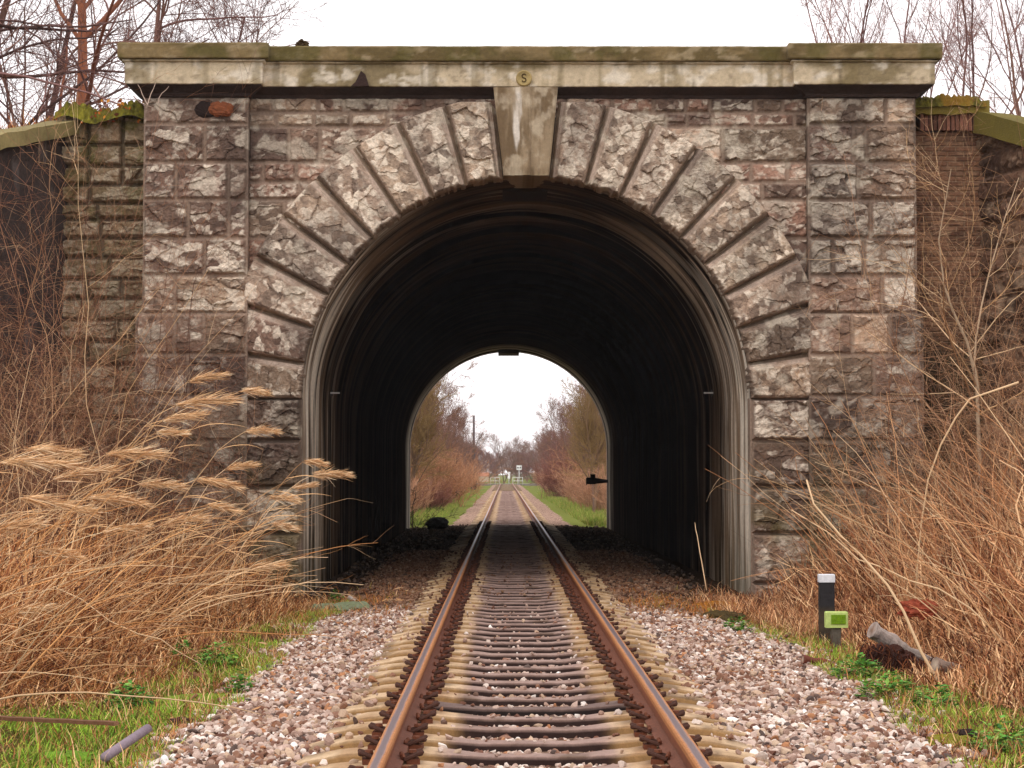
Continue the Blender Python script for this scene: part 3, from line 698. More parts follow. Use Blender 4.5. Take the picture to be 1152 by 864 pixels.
tag(obj('ground', mesh('ground', np.stack([X, Y, Z], -1).reshape(-1, 3), gridfaces(len(ys), len(xs)), c.reshape(-1, 3), True), M_EARTH), kind='structure')
# ballast bed sheet
ys = axis([(0, 30, 400), (30, 80, 250), (80, 262, 200)]); us = np.linspace(-1, 1, 90)
U, Y = np.meshgrid(us, ys)
X = np.where(U < 0, U * bed_edge(Y, -1), U * bed_edge(Y, 1)); Z = gz(X, Y) + .006 - .012 * ss(.93, 1, np.abs(U))
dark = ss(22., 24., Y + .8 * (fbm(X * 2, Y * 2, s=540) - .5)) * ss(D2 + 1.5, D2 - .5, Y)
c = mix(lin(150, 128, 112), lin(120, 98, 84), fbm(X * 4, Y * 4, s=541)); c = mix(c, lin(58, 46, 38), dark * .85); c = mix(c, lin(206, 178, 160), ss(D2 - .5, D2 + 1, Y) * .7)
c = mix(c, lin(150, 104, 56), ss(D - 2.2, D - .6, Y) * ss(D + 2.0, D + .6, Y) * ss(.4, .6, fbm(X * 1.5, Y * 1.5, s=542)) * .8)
k = NT('ballast', 1.0, .0); a = k.n('ShaderNodeAttribute', attribute_name='Col').outputs['Color']; p = k.pos()
vo = k.n('ShaderNodeTexVoronoi'); vo.inputs['Scale'].default_value = 19; k.l(p, vo.inputs['Vector'])
bw_ = k.n('ShaderNodeSeparateColor'); k.l(vo.outputs['Color'], bw_.inputs[0])
t1 = k.ramp(bw_.outputs[0], [(0, (.45, .40, .38)), (.3, (.85, .8, .78)), (.7, (1.2, 1.12, 1.1)), (1, (1.6, 1.55, 1.5))])
e_ = k.ramp(vo.outputs['Distance'], [(.3, (1, 1, 1)), (.75, (.35, .33, .32))])
k.col(k.mixc(k.mixc(a, t1, 1.0, 'MULTIPLY'), e_, 1.0, 'MULTIPLY')); k.bump(k.math('MULTIPLY', vo.outputs['Distance'], -1.0), .8, .03)
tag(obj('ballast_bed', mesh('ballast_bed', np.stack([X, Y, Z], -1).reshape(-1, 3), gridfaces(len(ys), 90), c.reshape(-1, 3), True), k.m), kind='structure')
# ================================================================== TRACK
SP = .543
def sleeper_mesh(kind, seed):
    xs = np.unique(np.concatenate([np.linspace(-1.32, 1.32, 67), [-1.321, 1.321]])); ax = np.abs(xs)
    top = np.interp(ax, [0, .26, .42, .60, .90, 1.05, 1.22, 1.32], [-.038, -.038, -.022, -.004, -.004, -.018, -.050, -.085])
    hw = np.interp(ax, [0, .26, .45, .6, 1.32], [.066, .066, .105, .12, .12])
    
    prof = [(-1.06, -.12), (-1.02, -.022), (-.98, -.004), (-.90, 0), (.90, 0), (.98, -.004), (1.02, -.022), (1.06, -.12)]
    V = np.array([[(x, a * w, t + b) for (a, b) in prof] for x, t, w in zip(xs, top, hw)])
    V[..., 2] += .005 * (fbm(V[..., 0] * 6 + seed, V[..., 1] * 9, s=seed) - .5) * 2
    V[..., 1] += .004 * (vn(V[..., 0] * 15, V[..., 2] * 30, s=seed + 3) - .5)
    AX = np.abs(V[..., 0]); n = fbm(V[..., 0] * 7 + seed, V[..., 1] * 20, s=seed + 5)
    beige = mix(lin(204, 176, 142), lin(172, 142, 108), ss(.4, .65, n)); mid = mix(lin(170, 144, 134), lin(128, 104, 94), n)
    edge = .42 + .16 * (fbm(V[..., 1] * 0 + seed * 3.1 + V[..., 0] * .8, V[..., 1] * 3, s=seed) - .5)
    c = mix(mid, beige, ss(0, .12, AX - edge)); st_ = np.exp(-((AX - .75) / .2) ** 2) * ss(.35, .65, fbm(V[..., 0] * 9 + seed, V[..., 1] * 12, s=seed + 8)); c = mix(c, lin(150, 100, 66), st_ * .8); c = mix(c, lin(96, 76, 60), ss(.56, .7, fbm(V[..., 0] * 5, V[..., 1] * 9 + seed, s=seed + 12)) * .7)
    j = np.array([p[1] < -.01 for p in prof])
    c[:, j] = mix(lin(52, 36, 32), lin(164, 128, 84), ss(0, .12, AX[:, j] - edge[:, j]))
    if kind == 'wood':
        cd_ = mix(lin(100, 80, 74), lin(132, 112, 104), n); cd_[:, j] = lin(38, 28, 26); c = mix(cd_, c, ss(.66, .72, AX))
    m_ = len(prof); Fq = gridfaces(len(xs), m_)
    capf = np.array([tuple(range(m_)), tuple(range((len(xs) - 1) * m_, len(xs) * m_))][:0]).reshape(0, 4).astype(int)
    caps = np.array([(0, 1, 6, 7), (1, 2, 5, 6), (2, 3, 4, 5)]); q = (len(xs) - 1) * m_
    return mesh('sleeper', V.reshape(-1, 3), [Fq, caps, caps + q], c.reshape(-1, 3))
def clip_mesh(seed):
    b = MB(); r = np.random.RandomState(seed); dk = lin(74, 46, 36); rt = lin(108, 62, 42)
    b.box(-.035, .035, -.055, .055, -.004, .022, rt)                       # shoulder
    t = np.linspace(0, 1, 16)
    for s_ in (-1, 1):
        P = [(-.05 + .10 * math.sin(u * math.pi * 1.0), s_ * (.012 + .05 * u), .022 + .036 * math.sin(u * math.pi)) for u in t]
        b.tube(P, [.0105] * 16, 7, dk)
    P = [(-.052, -.062 + .124 * u, .030 + .012 * math.sin(u * 9)) for u in t]; b.tube(P, [.011] * 16, 7, rt)
    P = [(.03 + .018 * math.cos(u * 6.28), .03 * math.sin(u * 6.28), .045) for u in t]; b.tube(P, [.011] * 16, 7, dk)
    b.tube([(.0, 0, .0), (.0, 0, .058)], [.017, .017], 6, dk); b.tube([(.0, 0, .05), (.0, 0, .066)], [.026, .022], 6, rt)
    return b.me('rail_clip')
clips = [clip_mesh(i) for i in range(2)]
slm = [sleeper_mesh('conc', 10 + i) for i in range(5)]; wdm = sleeper_mesh('wood', 60)
r_ = np.random.RandomState(77)
GX = .75
first = 8.05
NS = 300; wood = {1, 3, 9}
slab_pos = []
for i in range(NS):
    y = first + i * SP + r_.uniform(-.012, .012); w = i in wood
    o = obj('sleeper', wdm if w else slm[r_.randint(5)], M_WOOD if w else M_CONC, None, (r_.uniform(-.02, .02), y, r_.uniform(-.006, .004) - (.030 if y > D2 else 0)))
    o.rotation_euler[2] = r_.uniform(-.006, .006); slab_pos.append(y)
    if i in wood:
        tag(o, {1: 'stained sleeper, dark right up to both rails, nearest the camera', 3: 'stained sleeper, dark up to both rails, second nearest the camera', 9: 'stained sleeper, dark up to both rails, farthest of the three before the portal'}[i], 'sleeper', 'railway sleepers under the rails')
    else: tag(o, 'beige sleeper with curved ends and a dark middle, under the rails', 'sleeper', 'railway sleepers under the rails')
    if i < 96:
        for s_ in (-1, 1):
            for q in (-1, 1):
                cl = obj('rail_clip', clips[r_.randint(2)], M_RUST, o, (s_ * GX + q * .112, r_.uniform(-.008, .008), .0))
                cl.rotation_euler[2] = (0 if q > 0 else math.pi) + r_.uniform(-.15, .15)
b = MB()
for k_ in range(190):
    y = first + (NS + k_) * SP
    if y > 262: break
    b.box(-1.3, 1.3, y - .11, y + .11, -.12, -.01, lin(140, 118, 92))
tag(obj('far_sleepers', b.me('far_sleepers'), M_CONC), 'distant sleepers merging together towards the crossing', 'sleepers', kind='stuff')
# rails
def rail(sx, lab):
    o = empty('rail', (sx * GX, 8, .01), lab, 'rail', 'the two rails of the track')
    half = [(.070, 0), (.070, .010), (.030, .022), (.009, .034), (.008, .108), (.016, .118), (.034, .124), (.036, .150), (.030, .1595), (.022, .1618), (.010, .163), (0, .1632)]
    prof = half + [(-a, b_) for a, b_ in half[:-1][::-1]]
    ys = axis([(-2, 40, 90), (40, 262, 60)])
    V = np.array([[(sx * GX + a, y, .010 + z) for (a, z) in prof] for y in ys])
    V[..., 0] += .002 * (vn(V[..., 1] * 1.3, V[..., 2] * 0, s=9) - .5)
    c = np.broadcast_to(lin(150, 88, 58), V.shape).copy()
    top = V[..., 2] > .168; hd = (V[..., 2] > .128)
    c[hd] = lin(172, 116, 70); c[V[..., 2] < .05] = lin(112, 66, 46)
    n_ = fbm(V[..., 1] * 3, V[..., 0] * 40, s=14); c *= (.8 + .4 * n_)[..., None]
    return o, under(obj('rail_profile', mesh('rail_profile', V.reshape(-1, 3), gridfaces(len(ys), len(prof)), c.reshape(-1, 3), False), M_RAIL), o)
k = NT('rail_steel', .6, .4); a = k.n('ShaderNodeAttribute', attribute_name='Col').outputs['Color']; p = k.pos()
sx = k.n('ShaderNodeSeparateXYZ'); k.l(p, sx.inputs[0])
na = k.noise(3.0, 5, k.scaled(p, (14, 1.2, 1))); nb_ = k.noise(60, 5, p)
dd = k.math('ABSOLUTE', k.math('SUBTRACT', k.math('ABSOLUTE', sx.outputs[0]), GX))
dd = k.math('ADD', dd, k.math('MULTIPLY', k.math('SUBTRACT', na, .5), .020))
msk = k.math('MULTIPLY', k.math('LESS_THAN', dd, .5), k.ramp(dd, [(.012, (1, 1, 1)), (.023, (0, 0, 0))]))
hz = k.ramp(k.math('SUBTRACT', sx.outputs[2], .1), [(.066, (0, 0, 0)), (.070, (1, 1, 1))])
msk = k.math('MULTIPLY', msk, hz)
rust = k.mixc(a, k.ramp(nb_, [(.3, (.65, .6, .6)), (.7, (1.35, 1.3, 1.2))]), 1.0, 'MULTIPLY')
k.col(k.mixc(rust, tuple(lin(150, 132, 134)), msk)); k.l(k.math('MULTIPLY', msk, .75), k.b.inputs['Metallic'])
k.l(k.math('SUBTRACT', .72, k.math('MULTIPLY', msk, .34)), k.b.inputs['Roughness']); k.bump(nb_, .25, .002)
M_RAIL = k.m
rail(-1, 'left rusty rail with a worn shiny top, running into the tunnel'); rail(1, 'right rusty rail with a worn shiny top, running into the tunnel')
# ballast stones
def ico(sub, seed, flat=1.0):
    import bmesh
    bm = bmesh.new(); bmesh.ops.create_icosphere(bm, subdivisions=sub, radius=1)
    V = np.array([v.co[:] for v in bm.verts]); Fa = np.array([[v.index for v in f.verts] for f in bm.faces]); bm.free()
    r = np.random.RandomState(seed); 
    for _ in range(8):                                    # cut with several planes: crushed stone
        d = r.normal(size=3); d /= np.linalg.norm(d); t = r.uniform(.35, .75); q = V @ d; V = V - np.maximum(q - t, 0)[:, None] * d
    V *= np.array([r.uniform(.9, 1.3), r.uniform(.7, 1.0), r.uniform(.5, .8)]); return V, Fa
def scatter(name, protos, P, Sc, cols, mat, rng, smooth=False, flatrot=False):
    VV = []; FF = []; CC = []; n0 = 0; which = rng.randint(len(protos), size=len(P))
    for k_, (V, Fa) in enumerate(protos):
        i = np.where(which == k_)[0]; m = len(i)
        if not m: continue
        q = rng.normal(size=(m, 4)) * (np.array([.4, .4, 1, 1]) if True else 1); q /= np.linalg.norm(q, axis=1, keepdims=True); x, y, z, w = q.T
        R = np.stack([1 - 2 * (y * y + z * z), 2 * (x * y - z * w), 2 * (x * z + y * w), 2 * (x * y + z * w), 1 - 2 * (x * x + z * z), 2 * (y * z - x * w), 2 * (x * z - y * w), 2 * (y * z + x * w), 1 - 2 * (x * x + y * y)], -1).reshape(-1, 3, 3)
        W_ = np.einsum('mij,vj->mvi', R, V) * Sc[i][:, None, None] + P[i][:, None]
        VV.append(W_.reshape(-1, 3)); FF.append((Fa[None] + (np.arange(m) * len(V))[:, None, None]).reshape(-1, 3) + n0); n0 += m * len(V)
        CC.append(np.repeat(cols[i], len(V), 0))
    return mesh(name, np.vstack(VV), np.vstack(FF), np.vstack(CC), smooth)
rg = np.random.RandomState(102)
n_ = 5200; x = rg.uniform(-2.95, 2.85, n_); y = rg.uniform(D - .8, D2 + .6, n_); k_ = np.abs(np.abs(x) - GX) > .2; x, y = x[k_], y[k_]; n_ = len(x)
s = rg.uniform(.012, .05, n_) * (1 + 1.2 * (rg.rand(n_) < .06) * (np.abs(x) > 1.5)); pal = np.array([lin(96, 78, 64), lin(74, 58, 48), lin(122, 100, 84), lin(60, 48, 42)])
tag(obj('tunnel_rubble', scatter('tunnel_rubble', [ico(1, 40 + i) for i in range(6)], np.stack([x, y, gz(x, y) + .01], -1), s, pal[rg.randint(4, size=n_)], None, rg), M_STON2), 'dark dirty rubble on the tunnel floor', 'rubble', kind='stuff')
rg = np.random.RandomState(101)
def stones(y0, y1, dens, protos, name, lab, darkf=1.0):
    N = int((y1 - y0) * 5.4 * dens); x = rg.uniform(-2.6, 2.9, N); y = rg.uniform(y0, y1, N)
    ee = np.where(x < 0, bed_edge(y, -1), bed_edge(y, 1)) + rg.normal(size=N) * .10
    keep = np.abs(x) < ee
    ph = ((y - first + SP / 2) % SP) - SP / 2
    ons = (np.abs(ph) < np.where(np.abs(x) < .45, .072, .112)) & (np.abs(x) < 1.24)
    keep &= ~(ons & (rg.rand(N) > .06)); keep &= ~((np.abs(np.abs(x) - GX) < .19) & (np.abs(ph) < .2)); keep &= ~(np.abs(np.abs(x) - GX) < .085)
    x, y, ph, ons = x[keep], y[keep], ph[keep], ons[keep]; N = len(x)
    z = gz(x, y) + rg.uniform(-.004, .028, N) + .03 * (fbm(x * 2, y * 2, s=611) - .5); between = (np.abs(x) < 1.15)
    z = np.where(between & ~ons, gz(x, y) + rg.uniform(-.020, .006, N) + .014 * (fbm(x * 3, y * 3, s=612) - .3), z)
    z = np.where(ons, .012 + np.interp(np.abs(x), [0, .3, .6, 1.0, 1.3], [-.05, -.045, -.006, -.01, -.06]), z)
    s = .013 + .030 * rg.rand(N) ** 1.3 * rg.choice([1, 1, 1, 1.4], N); s = np.where(between, s * .85, s)
    pal = np.array([lin(204, 180, 166), lin(182, 156, 142), lin(224, 208, 196), lin(158, 130, 116), lin(140, 104, 86), lin(194, 168, 144), lin(112, 76, 62), lin(244, 236, 228), lin(96, 80, 74), lin(176, 124, 88)])
    pr = np.array([.16, .16, .12, .14, .12, .11, .08, .04, .08, .05]); pr /= pr.sum()
    c = pal[rg.choice(len(pal), N, p=pr)] * rg.uniform(.85, 1.1, (N, 1))
    dk = ss(21.6, 23.8, y + .8 * (fbm(x * 2, y * 2, s=613) - .5))[:, None]; c = c * (1 - dk * np.array([.62, .72, .79])); rs_ = (.6 * np.exp(-((np.abs(x) - GX) / .28) ** 2) * ss(.3, .6, fbm(x * 5, y * 5, s=615)) * (1 - dk[:, 0]) + .25 * ss(.5, .7, fbm(x * 1.3, y * 1.3, s=616)))[:, None]; c = c * (1 - rs_) + lin(140, 98, 70) * rs_  # dirt browns the stones, and the tunnel's shade is painted in with it
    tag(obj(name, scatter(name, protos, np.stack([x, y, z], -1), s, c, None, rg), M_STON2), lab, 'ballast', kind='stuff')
stones(7.2, 14.5, 1000, [ico(2, i) for i in range(8)], 'ballast_stones', 'pale pinkish crushed stones around the near sleepers')
stones(14.5, D + 14, 950, [ico(1, 20 + i) for i in range(8)], 'ballast_gravel', 'pale crushed stones along the track, turning brown and dirty inside the tunnel')
# ================================================================== VEGETATION
def norm(v): return v / (np.linalg.norm(v, axis=-1, keepdims=True) + 1e-9)
def walk(P0, D0, L, K, wob, up, rng, wind=(0, 0, 0)):
    P = [P0]; d = norm(D0); L = np.asarray(L)[:, None] / (K - 1)
    for i in range(K - 1):
        d = norm(d + rng.normal(size=d.shape) * wob + np.array([0, 0, 1.]) * up * (1 if np.isscalar(up) else 1) / (K - 1) + np.array(wind) / (K - 1)); P.append(P[-1] + d * L)
    return np.stack(P, 1)
def taper(r0, K, tip=.25): return np.asarray(r0)[:, None] * np.linspace(1, tip, K)[None]
def sprout(P, R, n, t0, t1, ang, lr, rr, K, wob, up, rng, minr=.001, wind=(0, 0, 0)):
    M, Kp, _ = P.shape; i = np.repeat(np.arange(M), n); t = rng.uniform(t0, t1, len(i)) * (Kp - 1); a = np.minimum(t.astype(int), Kp - 2); f = (t - a)[:, None]
    p = P[i, a] * (1 - f) + P[i, a + 1] * f; d = norm(P[i, a + 1] - P[i, a]); r = R[i, a]
    q = rng.normal(size=d.shape); q = norm(q - (q * d).sum(1, keepdims=True) * d); A = np.radians(rng.normal(ang, 12, len(i)))[:, None]
    Lp = np.linalg.norm(P[:, -1] - P[:, 0], axis=1)[i]
    L = Lp * lr * rng.uniform(.55, 1.25, len(i)) * (1.15 - .6 * t / (Kp - 1))
    return walk(p, d * np.cos(A) + q * np.sin(A), L, K, wob, up, rng, wind), taper(np.maximum(np.maximum(r * rr, minr) * rng.uniform(.7, 1.1, len(i)), minr), K, .4)
def addtubes(b, P, R, n, pal, rng):
    V, Fq, idx = tubes(P, R, n); c = np.array(pal)[rng.randint(len(pal), size=len(P))] * rng.uniform(.75, 1.25, (len(P), 1)); b.add(V, Fq, c[idx])
BARK = [lin(104, 80, 76), lin(88, 66, 62), lin(120, 92, 82)]
TWIG = [lin(134, 100, 96), lin(112, 82, 78), lin(146, 110, 98)]
def bare_tree(seed, H, r0, d0=(0, 0, 1), nb=(9, 7, 6, 4), ang=42, lr=.55, up=.5, bark=BARK, twig=TWIG, t0=.25, wob=.05, minr=.004, trunks=1, spread=.0):
    r = np.random.RandomState(seed); tr = MB(); cr = MB()
    P0 = np.zeros((trunks, 3)); D0 = np.tile(np.array(d0, float), (trunks, 1)) + r.normal(size=(trunks, 3)) * np.array([spread, spread, 0])
    P = walk(P0, D0, H * r.uniform(.8, 1.1, trunks), 12, wob, .15, r); R = taper(r0 * r.uniform(.7, 1.1, trunks), 12, .3)
    addtubes(tr, P, R, 8, bark, r)
    P1, R1 = sprout(P, R, nb[0], t0, .98, ang, lr, .55, 9, .10, up, r, minr * 2); addtubes(tr if H > 5 else cr, P1, R1, 6, bark, r)
    P2, R2 = sprout(P1, R1, nb[1], .15, 1, ang, .55, .55, 7, .13, up * .6, r, minr * 1.4); addtubes(cr, P2, R2, 4, twig, r)
    P3, R3 = sprout(P2, R2, nb[2], .15, 1, ang, .55, .6, 5, .15, up * .4, r, minr); addtubes(cr, P3, R3, 3, twig, r)
    if nb[3]:
        P4, R4 = sprout(P3, R3, nb[3], .15, 1, ang, .6, .7, 4, .15, up * .3, r, minr * .8); addtubes(cr, P4, R4, 3, twig, r)
    return tr.me('trunk', True), cr.me('crown', True)
def tree(ms, loc, label, cat='tree', group=None, rz=0, sc=1.0, name='bare_tree', tilt=(0, 0)):
    o = empty(name, loc, label, cat, group); t = obj('trunk', ms[0], M_PLANT, o); c_ = obj('crown', ms[1], M_PLANT, o)
    o.rotation_euler = (tilt[0], tilt[1], rz); o.scale = (sc, sc, sc) if np.isscalar(sc) else sc; return o
def emb(x, y): return 6.25
# --- trees standing above the wall, upper left
ORB = [lin(164, 104, 76), lin(150, 96, 74), lin(138, 90, 74)]
q = at(80, 128, 33.0); tree(bare_tree(3, 6.5, .13, (.16, 0, 1), (14, 8, 6, 3), 48, .5, .3, ORB, TWIG, .05, minr=.004), (q.x, 33, 6.1), 'orange-brown tree trunk rising behind the mossy wall at the upper left')
q = at(-95, 128, 29.5); tree(bare_tree(14, 7.0, .16, (.05, 0, 1), (16, 8, 6, 4), 62, .62, .35, BARK, TWIG, .03, wob=.04, minr=.004), (q.x, 29.5, 5.2), 'dark-limbed bare tree reaching in from the left edge above the wall', rz=.4)
q = at(-60, 128, 31.5); tree(bare_tree(15, 7.5, .12, (.35, 0, 1), (14, 8, 6, 4), 50, .6, .1, BARK, TWIG, .05, wob=.05, minr=.004), (q.x, 31.5, 5.6), 'bare tree leaning right above the far left wing wall')
q = at(170, 128, 37.0); tree(bare_tree(16, 5.6, .07, (.1, 0, 1), (14, 9, 6, 3), 50, .6, .2, TWIG, TWIG, .05, minr=.004, trunks=2, spread=.3), (q.x, 37, 6.2), 'thin many-stemmed bare tree behind the left end of the coping')
q = at(30, 128, 40.0); tree(bare_tree(17, 6.5, .09, (.1, 0, 1), (14, 9, 6, 3), 46, .55, .2, BARK, TWIG, .05, minr=.0045), (q.x, 40, 6.2), 'bare twiggy tree farther back above the left wall')
q = at(215, 128, 40.0); tree(bare_tree(19, 4.6, .05, (.35, 0, 1), (12, 8, 5, 3), 40, .6, .2, TWIG, TWIG, .1, minr=.004, trunks=2, spread=.3), (q.x, 40, 6.2), 'low spreading bare bush with fine twigs above the left part of the coping')
# --- saplings, upper right
for (px, Y_, H, sd_, tr, lab) in [(955, 33, 3.9, 21, 4, 'clump of upright bare saplings above the right pilaster'), (905, 36, 3.3, 22, 3, 'slender bare saplings left of the right pilaster, above the coping'),
                              (1020, 34, 4.0, 23, 3, 'bare sapling with forked stems above the right end of the coping'), (1090, 32, 4.2, 24, 3, 'arching bare sapling above the mossy brick wall'),
                              (1160, 31, 4.6, 25, 3, 'tall bare sapling at the far upper right corner'), (845, 38, 2.4, 26, 3, 'short twiggy sapling tips showing above the coping, right of centre'), (790, 39, 2.05, 27, 2, 'tiny sapling tips barely showing above the coping')]:
    q = at(px, 128, Y_); tree(bare_tree(sd_, H, .028, (.05, 0, 1), (10, 6, 4, 2 if H > 3 else 0), 34, .5, .5, TWIG, [lin(178, 142, 138), lin(156, 120, 116)], .12, wob=.06, minr=.003, trunks=tr, spread=.28), (q.x, Y_, 6.2), lab, 'sapling', 'bare saplings on the embankment', name='bare_sapling')
# --- beyond the tunnel
far_protos = [bare_tree(40 + i, 6.0, .09, (0, 0, 1), (16, 10, 7, 3), 38, .5, .5, [lin(140, 112, 92), lin(122, 98, 86)], pal, .12, minr=.007, trunks=3, spread=.25)
              for i, pal in enumerate([[lin(150, 112, 92), lin(130, 96, 84)], [lin(158, 130, 84), lin(140, 114, 78)], [lin(150, 106, 100), lin(128, 92, 90)]])]
def bush(seed, H, Wd, pal, n=260, minr=.006):
    r = np.random.RandomState(seed); b1 = MB()
    P0 = np.stack([r.normal(size=n) * Wd * .26, r.normal(size=n) * Wd * .26, np.zeros(n)], -1); D0 = np.stack([P0[:, 0] * .3 + r.normal(size=n) * .16, P0[:, 1] * .3 + r.normal(size=n) * .16, np.ones(n)], -1)
    P = walk(P0, D0, H * r.uniform(.5, 1.15, n), 7, .12, -.5, r); R = taper(np.full(n, minr * 1.7), 7, .4); addtubes(b1, P, R, 3, pal, r)
    P2, R2 = sprout(P, R, 7, .2, 1, 35, .4, .7, 5, .15, .1, r, minr); addtubes(b1, P2, R2, 3, pal, r)
    P3, R3 = sprout(P2, R2, 2, .2, 1, 35, .5, .8, 3, .15, .1, r, minr); addtubes(b1, P3, R3, 3, pal, r)
    return b1.me('bush', True)
orange = [lin(192, 140, 104), lin(176, 122, 90), lin(204, 156, 118)]; redb = [lin(144, 90, 78), lin(128, 80, 70), lin(158, 106, 92)]; tan = [lin(192, 146, 116), lin(176, 128, 100), lin(204, 160, 130)]
bm_o, bm_r, bm_t = bush(61, 2.0, 1.9, orange), bush(62, 2.0, 1.8, redb), bush(63, 1.5, 1.8, tan)
r_ = np.random.RandomState(9)
def onb(mesh_, px, Y_, lab, sc, g): 
    x = px; o = obj('bush', mesh_, M_PLANT, None, (x, Y_, float(gz(x, Y_)) - .05)); o.scale = (sc,) * 3; o.rotation_euler[2] = r_.uniform(0, 6); return tag(o, lab, 'bush', g)
onb(bm_o, -3.75, 98, 'rounded orange-brown bush beyond the tunnel, left of the track', 1.45, None)
onb(bm_r, -3.6, 90, 'dark red-brown bush low beside the orange bush beyond the tunnel', .7, None)
onb(bm_r, 4.0, 128, 'dark red bush beyond the tunnel, right of the track', 1.45, None)
for px, Y_, s_ in [(-4.6, 74, 1.0), (-5.2, 84, 1.2), (-4.9, 112, 1.15), (-4.4, 124, 1.1), (-5.6, 96, 1.2), (-4.6, 145, 1.2), (-4.8, 180, 1.2), (-5.0, 215, 1.3)]:
    onb(bm_o if s_ > 1.1 else bm_t, px, Y_, 'orange-tan scrub in the row left of the track beyond the tunnel', s_, 'scrub left of the track beyond the tunnel')
for px, Y_, s_ in [(4.7, 73, .9), (5.0, 80, 1.1), (4.4, 88, 1.1), (4.6, 98, 1.1), (5.9, 92, 1.4), (4.4, 108, 1.2), (5.8, 114, 1.4), (5.2, 140, 1.3), (4.6, 160, 1.2), (4.8, 190, 1.3), (5, 225, 1.2)]:
    onb(bm_t if s_ < 1.35 else bm_o, px, Y_, 'pinkish tan scrub in the row right of the track beyond the tunnel', s_, 'scrub right of the track beyond the tunnel')
def ftree(px, Y_, k_, sc, lab, g=None):
    x = at(px, 540, Y_).x; return tree(far_protos[k_], (x, Y_, float(gz(x, Y_)) - .1), lab, 'tree', g, r_.uniform(0, 6), (sc * .8, sc * .8, sc) if Y_ < 280 else sc)
ftree(668, 82, 1, .93, 'yellowish bare tree right of the track beyond the tunnel, nearest on that side')
ftree(458, 80, 1, .92, 'yellowish bare tree left of the track beyond the tunnel, nearest on that side')
for px, Y_, k_, s_ in [(440, 84, 0, 1.0), (462, 96, 0, .9), (445, 108, 2, 1.1), (472, 118, 0, .95), (484, 128, 2, .85), (470, 140, 0, 1.1), (492, 150, 2, .95), (504, 170, 0, .95), (490, 180, 2, 1.2), (515, 200, 0, 1.0), (522, 235, 2, 1.0)]:
    ftree(px, Y_, k_, s_, 'reddish bare tree in the row left of the track beyond the tunnel', 'trees left of the track beyond the tunnel')
for px, Y_, k_, s_ in [(690, 95, 0, 1.0), (664, 108, 1, .9), (676, 122, 1, 1.1), (656, 130, 0, .9), (668, 145, 2, 1.15), (646, 150, 2, .8), (652, 175, 0, 1.15), (632, 180, 2, .85), (636, 205, 2, 1.05), (620, 215, 0, .85), (612, 245, 0, .9)]:
    ftree(px, Y_, k_, s_, 'brownish bare tree in the row right of the track beyond the tunnel', 'trees right of the track beyond the tunnel')
for i in range(26):
    px = 500 + i * 5.5 + r_.uniform(-3, 3); Y_ = r_.uniform(285, 360); ftree(px, Y_, [0, 2, 2][i % 3], r_.uniform(.85, 1.2) * (1.0 if px > 560 else .85), 'grey-brown bare tree in the distant tree line behind the crossing', 'distant tree line')
# ------------------------------------------------------------------ brambles and shrubs at the portal
def bramble(seed, n, H, Wd, pal, wind=(0, 0, 0), up=-.9, nch=(7, 4), minr=.0022, r0=.005, tip=.5, dx=0.0, wob=.13, L=(.5, 1.25)):
    def lim(P, R):
        px_, Y_ = BPX[0]; x0 = at(px_, 540, Y_).x; X = P[..., 0] + x0
        ok = (X < -2.95).all(1) if x0 < 0 else (X > 3.12).all(1)
        if Y_ > D: ok[:] = True
        return P[ok], R[ok]
    r = np.random.RandomState(seed); b1 = MB(); b2 = MB()
    P0 = np.stack([r.normal(size=n) * Wd * .4, r.normal(size=n) * Wd * .4, np.full(n, -.1)], -1)
    D0 = np.stack([r.normal(size=n) * .45 + dx, r.normal(size=n) * .3, np.ones(n)], -1)
    P = walk(P0, D0, H * r.uniform(L[0], L[1], n), 12, wob, up, r, wind); R = taper(r0 * r.uniform(.6, 1.3, n), 12, .35); P, R = lim(P, R)
    addtubes(b1, P, R, 5, pal, r)
    P2, R2 = sprout(P, R, nch[0], .12, 1, 48, .30, .6, 7, .15, -.2, r, minr); P2, R2 = lim(P2, R2); addtubes(b2, P2, R2, 3, pal, r)
    P3, R3 = sprout(P2, R2, nch[1], .15, 1, 48, .5, .7, 4, .16, -.1, r, minr * .8); P3, R3 = lim(P3, R3); addtubes(b2, P3, R3, 3, pal, r)
    return b1.me('stem', True), b2.me('twigs', True)
BPX = [(0, 20)]
def BA(*a, **k): return a, k
RB = [lin(146, 100, 78), lin(112, 74, 58), lin(170, 124, 96), lin(90, 58, 48)]; TB = [lin(176, 134, 102), lin(150, 108, 80), lin(192, 152, 118), lin(122, 84, 62)]; CB = [lin(224, 190, 150), lin(200, 160, 118), lin(168, 124, 88)]
def shrub(args, px, Y_, lab, name='bramble_bush', cat='bramble', sc=1.0, rz=0, group=None):
    BPX[0] = (px, Y_); ms = bramble(*args[0], **args[1])
    x = at(px, 540, Y_).x; o = empty(name, (x, Y_, float(gz(x, Y_))), lab, cat, group); obj('stem', ms[0], M_PLANT, o); obj('twigs', ms[1], M_PLANT, o); o.scale = (sc,) * 3; o.rotation_euler[2] = rz; return o
shrub(BA(71, 80, 5.6, 1.6, RB, nch=(13, 6), up=-.7), 55, 23.3, 'tall reddish-brown tangle of bare twigs against the dark left wing wall')
shrub(BA(72, 64, 4.8, 1.2, RB, nch=(12, 6), up=-.8), 135, 24.2, 'dense reddish tangle of bare twigs in front of the olive block wall')
shrub(BA(73, 36, 3.2, 1.3, TB, nch=(10, 5), wind=(.3, 0, 0)), 205, 24.3, 'brown tangled bush in front of the left pilaster')
shrub(BA(74, 36, 2.1, 1.5, RB, nch=(12, 5)), 265, 24.6, 'low dark bramble at the foot of the left pilaster')
